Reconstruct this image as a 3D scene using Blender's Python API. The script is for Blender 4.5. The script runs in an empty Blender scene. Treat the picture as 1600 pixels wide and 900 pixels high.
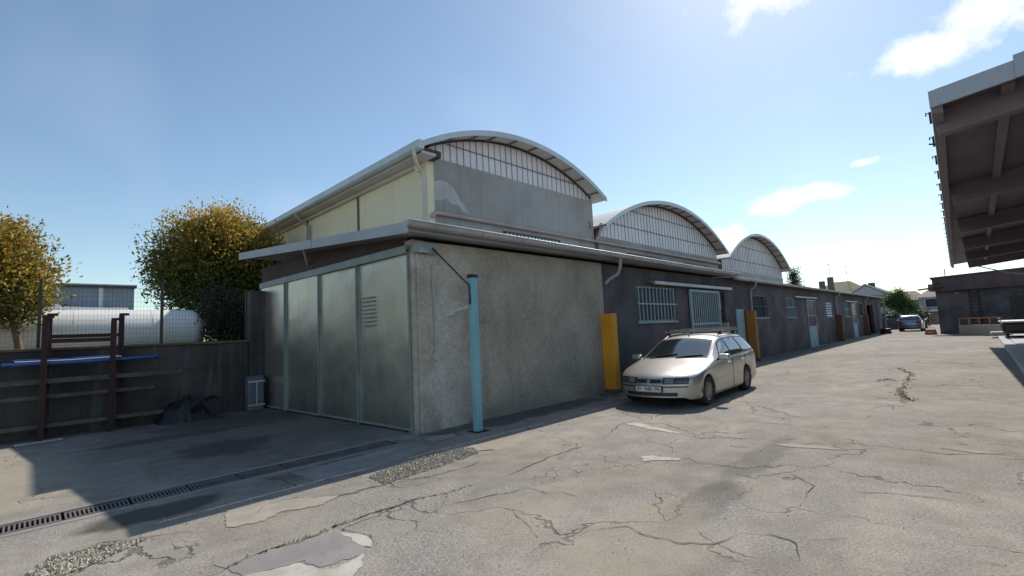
import bpy, bmesh, math, random
import numpy as np
from mathutils import Vector, Matrix
R = math.radians
random.seed(4)
scene = bpy.context.scene
col = scene.collection

# ---------------------------------------------------------------- camera
cam_d = bpy.data.cameras.new('camera')
cam_d.sensor_width = 36.0
cam_d.lens = 739.43 / 1600 * 36
cam_d.clip_start = 0.05
cam_d.clip_end = 3000
cam = bpy.data.objects.new('camera', cam_d)
col.objects.link(cam)
Rt = Vector((0.70180813, -0.7108363, -0.04665952))
Up = Vector((-0.03357264, -0.09843063, 0.99457744))
Fw = Vector((0.71157447, 0.69643605, 0.09294407))
M4 = Matrix((Rt, Up, -Fw)).transposed().to_4x4()
M4.translation = (0, 0, 1.6)
cam.matrix_world = M4
scene.camera = cam

# ---------------------------------------------------------------- sky and sun
SUN_EL, SUN_AZ = R(44.0), R(13.5)          # azimuth counted from +X towards +Y
world = bpy.data.worlds.new('World')
scene.world = world
world.use_nodes = True
wt = world.node_tree
for n in list(wt.nodes): wt.nodes.remove(n)
def wn(t, **kw):
    n = wt.nodes.new(t)
    for k, v in kw.items(): setattr(n, k, v)
    return n
def wl(a, b): wt.links.new(a, b)
def wmath(op, a, b=None, clamp=False):
    n = wn('ShaderNodeMath', operation=op, use_clamp=clamp)
    for i, v in enumerate((a, b)):
        if v is None: continue
        if isinstance(v, (int, float)): n.inputs[i].default_value = v
        else: wl(v, n.inputs[i])
    return n.outputs[0]
w_out = wn('ShaderNodeOutputWorld')
w_bg = wn('ShaderNodeBackground')
w_sky = wn('ShaderNodeTexSky', sky_type='NISHITA')
w_sky.sun_disc = False
w_sky.sun_elevation = SUN_EL
w_sky.sun_rotation = R(90) - SUN_AZ
w_sky.altitude = 150
w_sky.air_density = 1.0
w_sky.dust_density = 0.35
w_sky.ozone_density = 1.3
SKY_STRENGTH = 0.124
w_bg.inputs['Strength'].default_value = SKY_STRENGTH
# fair-weather clouds: a real layer of small cumulus all round the sky, by direction
w_tc = wn('ShaderNodeTexCoord')
w_sep = wn('ShaderNodeSeparateXYZ'); wl(w_tc.outputs['Generated'], w_sep.inputs[0])
az = wmath('ARCTAN2', w_sep.outputs[1], w_sep.outputs[0])
el = wmath('ARCSINE', w_sep.outputs[2])
w_n = wn('ShaderNodeTexNoise'); w_n.inputs['Scale'].default_value = 14; w_n.inputs['Detail'].default_value = 5; w_n.inputs['Roughness'].default_value = .58
wl(w_tc.outputs['Generated'], w_n.inputs['Vector'])
w_n2 = wn('ShaderNodeTexNoise'); w_n2.inputs['Scale'].default_value = 3.2; w_n2.inputs['Detail'].default_value = 2
wl(w_tc.outputs['Generated'], w_n2.inputs['Vector'])
# (azimuth deg, elevation deg, half width deg, half height deg)
CLOUDS = [(9.0, 33.5, 12, 3.4), (.5, 22.6, 4.8, 2.0), (-3.0, 24.4, 4.0, 2.6), (14.2, 12.0, 3.2, 1.5), (9.6, 12.4, 3.0, 1.2), (6.8, 14.7, 1.3, .5),
          (19.5, 9.4, 2.6, 1.3), (9.5, 7.0, 3.0, .5), (96, 9, 3, 1.2),
          (-20, 24, 9, 4), (-48, 14, 8, 3), (-95, 20, 9, 4), (-140, 14, 9, 3), (160, 18, 8, 3)]
w_cmb = wn('ShaderNodeCombineXYZ'); wl(az, w_cmb.inputs[0]); wl(el, w_cmb.inputs[1])
dmin = None
for (a, e, wd, ht) in CLOUDS:
    ma = wn('ShaderNodeVectorMath', operation='MULTIPLY_ADD')
    wl(w_cmb.outputs[0], ma.inputs[0])
    ma.inputs[1].default_value = (1 / R(wd), 1 / R(ht), 0)
    ma.inputs[2].default_value = (-a / wd, -e / ht, 0)
    ln = wn('ShaderNodeVectorMath', operation='LENGTH'); wl(ma.outputs[0], ln.inputs[0])
    dmin = ln.outputs['Value'] if dmin is None else wmath('MINIMUM', dmin, ln.outputs['Value'])
nz = wmath('MULTIPLY', wmath('SUBTRACT', w_n.outputs['Fac'], .5), 2.8)
total = wmath('MULTIPLY', wmath('ADD', wmath('SUBTRACT', 1.0, dmin), nz), 1.1, True)
total = wmath('MULTIPLY', total, wmath('MULTIPLY', wmath('SUBTRACT', 1.9, dmin), 2.0, True))
veil = wmath('MULTIPLY', wmath('SUBTRACT', w_n2.outputs['Fac'], .52), .35, True)
total = wmath('MAXIMUM', total, veil)
w_mix = wn('ShaderNodeMixRGB')
w_mix.inputs[2].default_value = (8.8, 8.8, 8.8, 1)
w_wb = wn('ShaderNodeMixRGB', blend_type='MULTIPLY'); w_wb.inputs[0].default_value = 1; w_wb.inputs[2].default_value = (.97, 1.0, .95, 1)
wl(w_sky.outputs[0], w_wb.inputs[1])
wl(total, w_mix.inputs[0]); wl(w_wb.outputs[0], w_mix.inputs[1])
wl(w_mix.outputs[0], w_bg.inputs['Color'])
wl(w_bg.outputs[0], w_out.inputs[0])

sun_d = bpy.data.lights.new('sun', 'SUN')
sun_d.energy = 3.75
sun_d.angle = R(0.55)
sun_d.color = (1.0, .94, .85)
sun = bpy.data.objects.new('sun', sun_d)
col.objects.link(sun)
SD = Vector((math.cos(SUN_EL) * math.cos(SUN_AZ), math.cos(SUN_EL) * math.sin(SUN_AZ), math.sin(SUN_EL)))
sun.rotation_euler = SD.to_track_quat('Z', 'Y').to_euler()
sun.location = SD * 60

vs = scene.view_settings
vs.view_transform = 'Standard'
vs.look = 'None'
vs.exposure = 0.27
vs.gamma = 1.0
scene.cycles.max_bounces = 6
scene.cycles.caustics_reflective = False
scene.cycles.caustics_refractive = False

# ---------------------------------------------------------------- helpers
WL = {}                                     # world location of the root of every object
def tag(o, label=None, cat=None, group=None, kind=None):
    if label: o['label'] = label
    if cat: o['category'] = cat
    if group: o['group'] = group
    if kind: o['kind'] = kind
    return o
def thing(name, loc, label, cat, group=None, rz=0.0):
    o = bpy.data.objects.new(name, None)
    o.empty_display_size = .2
    o.location = loc
    o.rotation_euler = (0, 0, rz)
    col.objects.link(o)
    WL[o.name] = Vector(loc)
    return tag(o, label, cat, group)
def link_mesh(name, me, parent=None):
    o = bpy.data.objects.new(name, me)
    col.objects.link(o)
    if parent is not None:
        o.parent = parent
        WL[o.name] = WL[parent.name]
    else:
        WL[o.name] = Vector((0, 0, 0))
    return o
class MB:
    """collects shapes; build() links them as one mesh object"""
    def __init__(s): s.v = []; s.f = []
    def add(s, vs_, fs):
        b = len(s.v)
        s.v += [tuple(p) for p in vs_]
        s.f += [tuple(i + b for i in f) for f in fs]
        return s
    def box(s, x0, x1, y0, y1, z0, z1):
        return s.add([(x0, y0, z0), (x1, y0, z0), (x1, y1, z0), (x0, y1, z0), (x0, y0, z1), (x1, y0, z1), (x1, y1, z1), (x0, y1, z1)],
                     [(0, 3, 2, 1), (4, 5, 6, 7), (0, 1, 5, 4), (1, 2, 6, 5), (2, 3, 7, 6), (3, 0, 4, 7)])
    def obox(s, o, ax, ay, az_, sx, sy, sz):
        """oriented box from corner o along unit axes"""
        o = Vector(o); ax = Vector(ax) * sx; ay = Vector(ay) * sy; az_ = Vector(az_) * sz
        p = [o, o + ax, o + ax + ay, o + ay]
        return s.add(p + [q + az_ for q in p], [(0, 3, 2, 1), (4, 5, 6, 7), (0, 1, 5, 4), (1, 2, 6, 5), (2, 3, 7, 6), (3, 0, 4, 7)])
    def bar(s, a, b, w, h, up=(0, 0, 1)):
        a = Vector(a); b = Vector(b); d = (b - a); L = d.length; d.normalize()
        up = Vector(up)
        if abs(d.dot(up)) > .98: up = Vector((0, 1, 0))
        sd = d.cross(up).normalized(); u = sd.cross(d)
        return s.obox(a - sd * w / 2 - u * h / 2, d, sd, u, L, w, h)
    def tube(s, pts, r, n=8, cap=True):
        pts = [Vector(p) for p in pts]
        rs = r if isinstance(r, (list, tuple)) else [r] * len(pts)
        b = len(s.v)
        prev = None
        for i, p in enumerate(pts):
            d = (pts[min(i + 1, len(pts) - 1)] - pts[max(i - 1, 0)]).normalized()
            if prev is None:
                u = Vector((0, 0, 1)) if abs(d.z) < .9 else Vector((1, 0, 0))
                u = (u - d * u.dot(d)).normalized()
            else:
                u = (prev - d * prev.dot(d)).normalized()
            prev = u; w = d.cross(u)
            for k in range(n):
                a = 2 * math.pi * k / n
                s.v.append(tuple(p + (u * math.cos(a) + w * math.sin(a)) * rs[i]))
        for i in range(len(pts) - 1):
            for k in range(n):
                s.f.append((b + i * n + k, b + i * n + (k + 1) % n, b + (i + 1) * n + (k + 1) % n, b + (i + 1) * n + k))
        if cap:
            s.f.append(tuple(b + k for k in reversed(range(n))))
            s.f.append(tuple(b + (len(pts) - 1) * n + k for k in range(n)))
        return s
    def lathe(s, prof, c, axis='y', n=20):
        """prof: (radius, along) pairs"""
        b = len(s.v)
        for (r, t) in prof:
            for k in range(n):
                a = 2 * math.pi * k / n
                p = {'y': (r * math.cos(a), t, r * math.sin(a)), 'z': (r * math.cos(a), r * math.sin(a), t), 'x': (t, r * math.cos(a), r * math.sin(a))}[axis]
                s.v.append((c[0] + p[0], c[1] + p[1], c[2] + p[2]))
        for i in range(len(prof) - 1):
            for k in range(n):
                s.f.append((b + i * n + k, b + i * n + (k + 1) % n, b + (i + 1) * n + (k + 1) % n, b + (i + 1) * n + k))
        return s
    def prism(s, poly, axis, a, b_):
        """polygon in the two other axes, extruded along axis from a to b_"""
        n = len(poly)
        def P(q, t): return {'y': (q[0], t, q[1]), 'x': (t, q[0], q[1]), 'z': (q[0], q[1], t)}[axis]
        vs_ = [P(q, a) for q in poly] + [P(q, b_) for q in poly]
        fs = [tuple(reversed(range(n))), tuple(range(n, 2 * n))] + [(i, (i + 1) % n, n + (i + 1) % n, n + i) for i in range(n)]
        return s.add(vs_, fs)
    def grid(s, pts):
        nr, nc = len(pts), len(pts[0])
        b = len(s.v)
        for r_ in pts:
            for p in r_: s.v.append(tuple(p))
        for i in range(nr - 1):
            for j in range(nc - 1):
                s.f.append((b + i * nc + j, b + i * nc + j + 1, b + (i + 1) * nc + j + 1, b + (i + 1) * nc + j))
        return s
    def mesh(s, name, mat, off=(0, 0, 0), smooth=False, fix=True):
        me = bpy.data.meshes.new(name)
        off = Vector(off)
        me.from_pydata([tuple(Vector(p) - off) for p in s.v], [], s.f)
        if fix:
            bm = bmesh.new(); bm.from_mesh(me)
            bmesh.ops.recalc_face_normals(bm, faces=bm.faces)
            bm.to_mesh(me); bm.free()
        if mat is not None: me.materials.append(mat)
        if smooth:
            me.polygons.foreach_set('use_smooth', [True] * len(me.polygons))
            me.set_sharp_from_angle(angle=R(38 if smooth is True else smooth))
        me.update()
        return me
    def build(s, name, mat, parent=None, smooth=False, bevel=0, fix=True, local=False, at=None):
        if parent is not None:
            off = Vector((0, 0, 0)) if local else WL[parent.name]
        elif at is not None: off = Vector(at)
        else:
            a = np.array(s.v); off = Vector(((a[:, 0].min() + a[:, 0].max()) / 2, (a[:, 1].min() + a[:, 1].max()) / 2, a[:, 2].min()))
        o = link_mesh(name, s.mesh(name, mat, off, smooth, fix), parent)
        if parent is None:
            o.location = off
            WL[o.name] = off
        if bevel:
            m = o.modifiers.new('bevel', 'BEVEL'); m.width = bevel; m.segments = 2; m.limit_method = 'ANGLE'; m.angle_limit = R(40)
        return o
def struct(o): o['kind'] = 'structure'; return o

# ---------------------------------------------------------------- materials
class NT:
    def __init__(s, name):
        s.m = bpy.data.materials.new(name); s.m.use_nodes = True
        s.t = s.m.node_tree
        s.b = s.t.nodes['Principled BSDF']
        s.pos = s.n('ShaderNodeNewGeometry').outputs['Position']
    def n(s, t, **kw):
        x = s.t.nodes.new(t)
        for k, v in kw.items(): setattr(x, k, v)
        return x
    def l(s, a, b): s.t.links.new(a, b)
    def put(s, sock, v):
        if isinstance(v, bpy.types.NodeSocket): s.l(v, sock)
        elif isinstance(v, (tuple, list)): sock.default_value = (*v, 1) if len(v) == 3 and sock.type == 'RGBA' else v
        else: sock.default_value = v
    def math(s, op, a, b=0.0, clamp=False):
        x = s.n('ShaderNodeMath', operation=op, use_clamp=clamp)
        s.put(x.inputs[0], a); s.put(x.inputs[1], b)
        return x.outputs[0]
    def scalevec(s, v3, src=None):
        x = s.n('ShaderNodeVectorMath', operation='MULTIPLY')
        s.put(x.inputs[0], src or s.pos); x.inputs[1].default_value = v3
        return x.outputs[0]
    def noise(s, scale, detail=4, rough=.55, vec=None, dist=0):
        x = s.n('ShaderNodeTexNoise')
        x.inputs['Scale'].default_value = scale; x.inputs['Detail'].default_value = detail
        x.inputs['Roughness'].default_value = rough; x.inputs['Distortion'].default_value = dist
        s.l(vec or s.pos, x.inputs['Vector'])
        return x.outputs['Fac']
    def voro(s, scale, vec=None, feature='F1', out='Distance', rnd=1):
        x = s.n('ShaderNodeTexVoronoi', feature=feature)
        x.inputs['Scale'].default_value = scale; x.inputs['Randomness'].default_value = rnd
        s.l(vec or s.pos, x.inputs['Vector'])
        return x.outputs[out]
    def ramp(s, fac, a, b, lo=0.0, hi=1.0):
        """map range a..b to lo..hi, clamped"""
        x = s.n('ShaderNodeMapRange', clamp=True, interpolation_type='SMOOTHSTEP')
        s.put(x.inputs[0], fac)
        for i, v in enumerate((a, b, lo, hi)): x.inputs[i + 1].default_value = v
        return x.outputs[0]
    def mix(s, fac, a, b, mode='MIX'):
        x = s.n('ShaderNodeMixRGB', blend_type=mode)
        s.put(x.inputs[0], fac); s.put(x.inputs[1], a); s.put(x.inputs[2], b)
        return x.outputs[0]
    def blob(s, cx, cy, rx, ry, wob=.35, nz=None, q=None):
        """soft irregular patch on the ground, 1 inside"""
        u = s.math('DIVIDE', s.math('SUBTRACT', q.outputs[0], cx), rx)
        v = s.math('DIVIDE', s.math('SUBTRACT', q.outputs[1], cy), ry)
        d = s.math('SQRT', s.math('ADD', s.math('MULTIPLY', u, u), s.math('MULTIPLY', v, v)))
        d = s.math('ADD', d, s.math('MULTIPLY', s.math('SUBTRACT', nz, .5), wob * 4))
        return s.ramp(d, .6, 1.1, 1, 0)
    def bump(s, h, strength=.4, dist=.01):
        x = s.n('ShaderNodeBump'); x.inputs['Strength'].default_value = strength; x.inputs['Distance'].default_value = dist
        s.l(h, x.inputs['Height']); s.l(x.outputs[0], s.b.inputs['Normal'])
    def done(s, color, rough=.8, metal=0.0, **kw):
        s.put(s.b.inputs['Base Color'], color); s.put(s.b.inputs['Roughness'], rough); s.put(s.b.inputs['Metallic'], metal)
        for k, v in kw.items(): s.put(s.b.inputs[k.replace('_', ' ')], v)
        return s.m
def wear(name, c1, c2, scale=1.5, rough=.8, metal=0.0, bump=.25, bscale=45, streak=0.0, sc=(.1, .09, .08), dist=.006, spots=0.0, rvar=.15, **kw):
    """weathered paint, plaster or metal: two tones, vertical run-off streaks, fine relief"""
    t = NT(name)
    c = t.mix(t.ramp(t.noise(scale, 6), .35, .65), c1, c2)
    fine = t.noise(bscale, 4, .65)
    c = t.mix(1, c, t.mix(fine, (.82, .82, .82), (1.15, 1.15, 1.15)), 'MULTIPLY')
    if streak:
        sn = t.noise(1, 5, .6, t.scalevec((5, 5, .35)))
        c = t.mix(t.math('MULTIPLY', t.ramp(sn, .5, .78), streak), c, sc)
    if spots:
        c = t.mix(t.math('MULTIPLY', t.ramp(t.noise(7, 5, .7), .6, .72), spots), c, sc)
    t.bump(t.math('ADD', fine, t.math('MULTIPLY', t.noise(scale * 4, 4), .6)), bump, dist)
    r = t.math('ADD', rough - rvar / 2, t.math('MULTIPLY', t.noise(scale * 3, 4), rvar), True)
    return t.done(c, r, metal, **kw)
M = {}
M['rough_plaster'] = None
def mk_plaster():
    t = NT('rough_plaster')
    c = t.mix(t.ramp(t.noise(.9, 6), .3, .7), (.375, .33, .26), (.53, .475, .385))
    c = t.mix(t.math('MULTIPLY', t.ramp(t.noise(1, 5, .6, t.scalevec((3.5, 3.5, .4))), .5, .75), .45), c, (.28, .245, .20))
    g = t.n('ShaderNodeSeparateXYZ'); t.l(t.pos, g.inputs[0])
    low = t.math('ADD', g.outputs[2], t.math('MULTIPLY', t.noise(2.5, 5), .9))
    c = t.mix(t.ramp(low, .35, 1.0, .6, 0), c, (.22, .20, .175))
    # bare render worn smooth near the corner, with a paler skim coat
    cx = t.math('ADD', g.outputs[0], t.math('MULTIPLY', t.math('SUBTRACT', t.noise(2.2, 5), .5), 1.2))
    worn = t.ramp(cx, 5.1, 5.9, 1, 0)
    c = t.mix(t.math('MULTIPLY', worn, t.ramp(t.noise(1.7, 6), .42, .62, .1, .85)), c, (.60, .57, .52))
    f1 = t.noise(17, 6, .75); f2 = t.voro(30)
    h = t.math('ADD', f1, t.math('MULTIPLY', f2, .6))
    c = t.mix(1, c, t.mix(t.ramp(f1, .3, .7), (.80, .80, .80), (1.16, 1.16, 1.16)), 'MULTIPLY')
    b = t.n('ShaderNodeBump'); b.inputs['Distance'].default_value = .03
    t.l(t.math('SUBTRACT', 1.0, t.math('MULTIPLY', worn, .75)), b.inputs['Strength'])
    t.l(h, b.inputs['Height']); t.l(b.outputs[0], t.b.inputs['Normal'])
    return t.done(c, .92)
M['rough_plaster'] = mk_plaster()
M['dark_paint'] = wear('dark_wall_paint', (.062, .055, .062), (.125, .110, .116), 1.0, .8, bump=.4, bscale=30, streak=.35, sc=(.14, .125, .115), spots=.25)
M['brown_paint'] = wear('brown_wall_paint', (.075, .055, .05), (.10, .075, .068), .8, .85, bump=.3)
M['cream'] = wear('cream_render', (.92, .83, .60), (.87, .77, .54), .6, .85, bump=.2, streak=.4, sc=(.62, .54, .39))
M['gable_grey'] = wear('gable_cement_render', (.36, .345, .32), (.47, .455, .43), .55, .9, bump=.25, streak=.5, sc=(.24, .225, .20), spots=.15)
M['gable_pale'] = wear('pale_cement_render', (.50, .48, .45), (.60, .58, .55), .5, .9, bump=.25, streak=.5, sc=(.32, .28, .25))
M['skim'] = wear('white_skim_coat', (.56, .545, .52), (.47, .455, .43), 2.4, .9, bump=.2)
M['panel_white'] = wear('translucent_panel', (.90, .86, .86), (.84, .80, .81), .9, .45, bump=.1, streak=.25, sc=(.5, .46, .45))
M['panel_lilac'] = wear('aged_panel', (.84, .80, .80), (.77, .73, .74), .9, .5, bump=.1, streak=.3, sc=(.42, .36, .36))
M['dark_steel'] = wear('dark_steel', (.05, .048, .05), (.08, .07, .066), 2, .6, .3)
M['mullion'] = wear('grey_mullion', (.17, .165, .17), (.22, .21, .21), 2, .6)
M['white_sheet'] = wear('white_roof_sheet', (.74, .73, .69), (.65, .64, .60), .5, .5, bump=.15, streak=.2, sc=(.45, .43, .38))
M['trim_blue'] = wear('pale_blue_trim', (.62, .68, .69), (.54, .60, .62), 1.2, .45, .1, bump=.1)
M['soffit'] = wear('cream_soffit', (.70, .66, .58), (.62, .58, .51), 1, .7, bump=.12)
M['zinc'] = wear('painted_gutter', (.52, .52, .53), (.42, .42, .43), 1.3, .42, .35, bump=.1, streak=.3, sc=(.25, .24, .23))
M['fascia_grey'] = wear('grey_fascia', (.42, .44, .47), (.36, .38, .41), 1.1, .5, .2, bump=.1)
M['copper_pipe'] = wear('pinkish_pipe', (.58, .44, .38), (.48, .36, .31), 1.5, .5, bump=.1, spots=.4, sc=(.7, .66, .62))
M['white_pipe'] = wear('cream_pipe', (.68, .63, .52), (.6, .56, .46), 1.5, .5, bump=.08)
M['grey_pipe'] = wear('grey_pipe', (.40, .38, .39), (.33, .32, .33), 1.5, .5, bump=.08)
M['teal'] = wear('teal_paint', (.19, .43, .50), (.24, .49, .56), 1.5, .5, bump=.15, spots=.35, sc=(.12, .10, .085))
M['teal_pale'] = wear('pale_blue_paint', (.27, .44, .49), (.33, .50, .54), 1.3, .55, bump=.12, spots=.25, sc=(.18, .2, .2))
M['bar_blue'] = wear('blue_grey_bars', (.30, .40, .44), (.38, .47, .50), 2, .5, bump=.1)
M['frame_green'] = wear('grey_green_frame', (.24, .29, .28), (.31, .36, .34), 2, .5, .2, bump=.1)
M['yellow'] = wear('yellow_paint', (.90, .40, .025), (.80, .33, .022), 1.6, .6, bump=.15, spots=.45, sc=(.22, .11, .03))
M['orange'] = wear('orange_paint', (.50, .21, .05), (.40, .16, .045), 1.6, .6, bump=.15, spots=.4, sc=(.14, .07, .04))
M['old_orange'] = wear('faded_brown_paint', (.20, .095, .05), (.15, .075, .045), 1.6, .7, bump=.2, spots=.4, sc=(.08, .05, .04))
M['beige'] = wear('beige_paint', (.50, .40, .28), (.42, .33, .23), 2, .7, spots=.3, sc=(.25, .18, .12))
M['rust'] = wear('rust_red_steel', (.036, .013, .013), (.055, .02, .018), 2.5, .7, .1, bump=.3)
M['concrete'] = wear('stained_concrete', (.05, .047, .047), (.10, .094, .09), .8, .92, bump=.4, bscale=35, streak=.6, sc=(.20, .195, .185), spots=.2)
M['concrete_pale'] = wear('pale_concrete', (.42, .41, .39), (.52, .51, .48), 1.2, .9, bump=.3)
M['black'] = wear('black_plastic', (.012, .012, .013), (.022, .022, .023), 3, .45, bump=.2)
M['wood'] = wear('old_timber', (.10, .08, .06), (.15, .12, .09), 3, .85, bump=.3)
M['steel'] = wear('bare_steel', (.12, .115, .11), (.075, .066, .06), 3, .6, .3, bump=.2)
M['blue_tarp'] = wear('blue_plastic', (.015, .05, .20), (.03, .09, .28), 3, .28, bump=.3, bscale=12, dist=.02)
M['tank'] = wear('white_tank_paint', (.90, .89, .85), (.84, .84, .80), .6, .4, bump=.06, streak=.2, sc=(.5, .48, .42))
M['bluegrey'] = wear('blue_grey_plastic', (.13, .15, .18), (.17, .19, .225), 2, .5, bump=.1)
M['canopy'] = wear('mauve_painted_steel', (.10, .08, .10), (.14, .11, .13), .8, .6, bump=.15, streak=.3, sc=(.12, .10, .11))
M['canopy_beam'] = wear('grey_mauve_beam', (.16, .13, .15), (.20, .165, .185), .9, .65, bump=.15, streak=.3, sc=(.18, .15, .16))
M['roof_brown'] = wear('brown_roof', (.085, .055, .058), (.12, .08, .078), 1, .8, bump=.3)
M['roof_tile'] = wear('old_roof_tile', (.20, .14, .115), (.15, .115, .10), .8, .85, bump=.4, bscale=14, dist=.03)
M['roof_moss'] = wear('mossy_roof', (.16, .15, .085), (.13, .14, .06), .7, .9, bump=.4, bscale=12, dist=.03)
M['roof_slate'] = wear('grey_roof', (.13, .13, .135), (.17, .165, .165), .8, .85, bump=.3)
M['house_grey'] = wear('pale_house_render', (.42, .44, .44), (.48, .49, .48), .5, .9, bump=.15)
M['house_pink'] = wear('pink_house_render', (.47, .34, .28), (.53, .40, .33), .5, .9, bump=.15)
M['house_tan'] = wear('tan_house_render', (.45, .37, .27), (.50, .42, .31), .5, .9, bump=.15)
M['shed_blue'] = wear('blue_grey_cladding', (.23, .29, .35), (.28, .34, .39), .4, .55, .2, bump=.1)
M['bark'] = wear('bark', (.16, .11, .08), (.24, .17, .12), 6, .9, bump=.7, bscale=30, dist=.02)
M['soil'] = wear('bare_soil', (.13, .10, .065), (.19, .15, .095), 2.5, .95, bump=.6, bscale=25, dist=.03)
M['red'] = wear('red_plastic', (.36, .06, .04), (.42, .09, .06), 2, .5)
M['white'] = wear('white_paint', (.74, .74, .73), (.66, .66, .65), 2, .5, bump=.08)
def mk_glass(name, c=(.02, .027, .03), rough=.04, spec=.8):
    t = NT(name)
    return t.done(c, t.math('ADD', rough, t.math('MULTIPLY', t.noise(3, 3), rough)), 0, Specular_IOR_Level=spec)
M['glass'] = mk_glass('window_glass', (.04, .055, .075), .2, .15)
M['dark_pane'] = mk_glass('dark_blue_pane', (.05, .07, .10), .25, .12)
M['car_glass'] = mk_glass('car_glass', (.016, .028, .03), .02, 1.0)
def mk_galv():
    t = NT('galvanised_sheet')
    c = t.mix(t.noise(1.2, 5), (.64, .61, .51), (.72, .69, .59))
    c = t.mix(t.ramp(t.voro(55, None, 'F1', 'Color'), .2, .8, 0, .18), c, (.60, .61, .58))
    sn = t.noise(1, 5, .6, t.scalevec((6, 6, .4)))
    c = t.mix(t.math('MULTIPLY', t.ramp(sn, .5, .8), .35), c, (.38, .36, .31))
    g = t.n('ShaderNodeSeparateXYZ'); t.l(t.pos, g.inputs[0])
    c = t.mix(t.ramp(t.math('ADD', g.outputs[2], t.math('MULTIPLY', t.noise(3, 5), .8)), .25, .95, .55, 0), c, (.22, .19, .15))
    h = t.noise(1.6, 3)
    t.bump(h, .3, .06)
    r = t.math('ADD', .30, t.math('MULTIPLY', t.noise(2.5, 5), .16))
    return t.done(c, r, .92)
M['galv'] = mk_galv()
def mk_ground():
    t = NT('old_asphalt')
    n1 = t.noise(.32, 6, .6); n2 = t.noise(2.3, 8, .62); n3 = t.noise(48, 4, .7); n4 = t.noise(190, 2, .6)
    c = t.mix(t.ramp(n1, .36, .64), (.252, .224, .188), (.335, .302, .258))
    c = t.mix(t.ramp(n2, .3, .7), t.mix(1, c, (.80, .79, .78), 'MULTIPLY'), t.mix(1, c, (1.14, 1.13, 1.11), 'MULTIPLY'))
    # dusty tan drifts
    c = t.mix(t.ramp(t.noise(.75, 7, .65, None, .6), .53, .68, 0, .4), c, (.34, .30, .24))
    # worn patches where the coarse stone shows
    coarse = t.ramp(t.noise(.55, 6, .6, t.scalevec((1, 1.4, 1))), .47, .6)
    stone = t.voro(70, None, 'F1', 'Color')
    g = t.n('ShaderNodeRGBToBW'); t.l(stone, g.inputs[0])
    c = t.mix(t.math('MULTIPLY', coarse, .65), c, t.mix(g.outputs[0], (.13, .118, .11), (.46, .42, .38)))
    c = t.mix(1, c, t.mix(t.ramp(n3, .25, .75), (.66, .66, .66), (1.30, 1.30, 1.30)), 'MULTIPLY')
    c = t.mix(1, c, t.mix(t.ramp(n4, .3, .7), (.76, .76, .76), (1.22, 1.22, 1.22)), 'MULTIPLY')
    # hairline crazing
    wv = t.n('ShaderNodeVectorMath', operation='ADD'); t.l(t.pos, wv.inputs[0])
    nv = t.n('ShaderNodeTexNoise'); nv.inputs['Scale'].default_value = 1.6; nv.inputs['Detail'].default_value = 6; t.l(t.pos, nv.inputs['Vector'])
    sv = t.n('ShaderNodeVectorMath', operation='SCALE'); t.l(nv.outputs['Color'], sv.inputs[0]); sv.inputs['Scale'].default_value = .9
    t.l(sv.outputs[0], wv.inputs[1])
    cr = t.voro(.62, wv.outputs[0], 'DISTANCE_TO_EDGE')
    crk = t.math('MULTIPLY', t.ramp(cr, .002, .010, 1, 0), t.ramp(t.noise(.6, 4), .46, .58))
    cr2 = t.voro(2.6, wv.outputs[0], 'DISTANCE_TO_EDGE')
    crk2 = t.math('MULTIPLY', t.ramp(cr2, .006, .03, 1, 0), t.ramp(t.noise(.45, 4), .56, .66))
    crk = t.math('MAXIMUM', crk, t.math('MULTIPLY', crk2, .7))
    c = t.mix(t.math('MULTIPLY', crk, .75), c, (.075, .065, .05))
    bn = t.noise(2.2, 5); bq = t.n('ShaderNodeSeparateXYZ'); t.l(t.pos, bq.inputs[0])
    # broad yard stain that also paints in its shade; oil and damp stains there, along the wall foot and by the drain
    c = t.mix(t.math('MULTIPLY', t.blob(2.7, 9.9, 2.5, 3.9, .2, bn, bq), .6), c, (.115, .095, .072))  # brown staining, also deepens the yard's shade in the colour
    for (cx, cy, rx, ry, k) in [(2.25, 8.7, .75, .8, .85), (1.9, 10.6, 1.3, .35, .7), (.95, 5.95, .75, .30, .9), (3.2, 6.1, 1.3, .35, .6), (7.2, 6.45, 3.4, .45, .75),
                                (3.2, 11.6, 1.6, 1.4, .6), (15, 6.4, 5, .4, .5), (8.6, 4.9, 1, .6, .35), (4.3, 1.9, .9, .25, .4), (6.1, 2.0, 1.6, .22, .4), (26, 6.3, 9, .5, .5)]:
        c = t.mix(t.math('MULTIPLY', t.blob(cx, cy, rx, ry, .35, bn, bq), k), c, (.055, .05, .046))
    for (cx, cy, rx, ry, k) in [(3.3, 2.0, 1.1, .5, .5), (4.6, 5.2, .9, .35, .5), (12.5, 5.6, 3, .5, .4), (-.9, 9.0, 1.5, 3.4, .7), (3.0, 3.0, .8, .4, .35)]:
        c = t.mix(t.math('MULTIPLY', t.blob(cx, cy, rx, ry, .35, bn, bq), k), c, (.36, .31, .23))
    h = t.math('ADD', t.math('MULTIPLY', n3, .6), t.math('MULTIPLY', n4, .35))
    h = t.math('ADD', h, t.math('MULTIPLY', n2, .9))
    h = t.math('ADD', h, t.math('MULTIPLY', t.math('MULTIPLY', g.outputs[0], coarse), .8))
    h = t.math('SUBTRACT', h, t.math('MULTIPLY', crk, 1.5))
    t.bump(h, .75, .014)
    return t.done(c, .93)
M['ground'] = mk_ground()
M['crack'] = wear('crack_dirt', (.075, .066, .052), (.13, .113, .085), 6, .95, bump=.5)
M['moss'] = wear('mossy_joint', (.12, .11, .05), (.17, .145, .085), 5, .95, bump=.6)
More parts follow.
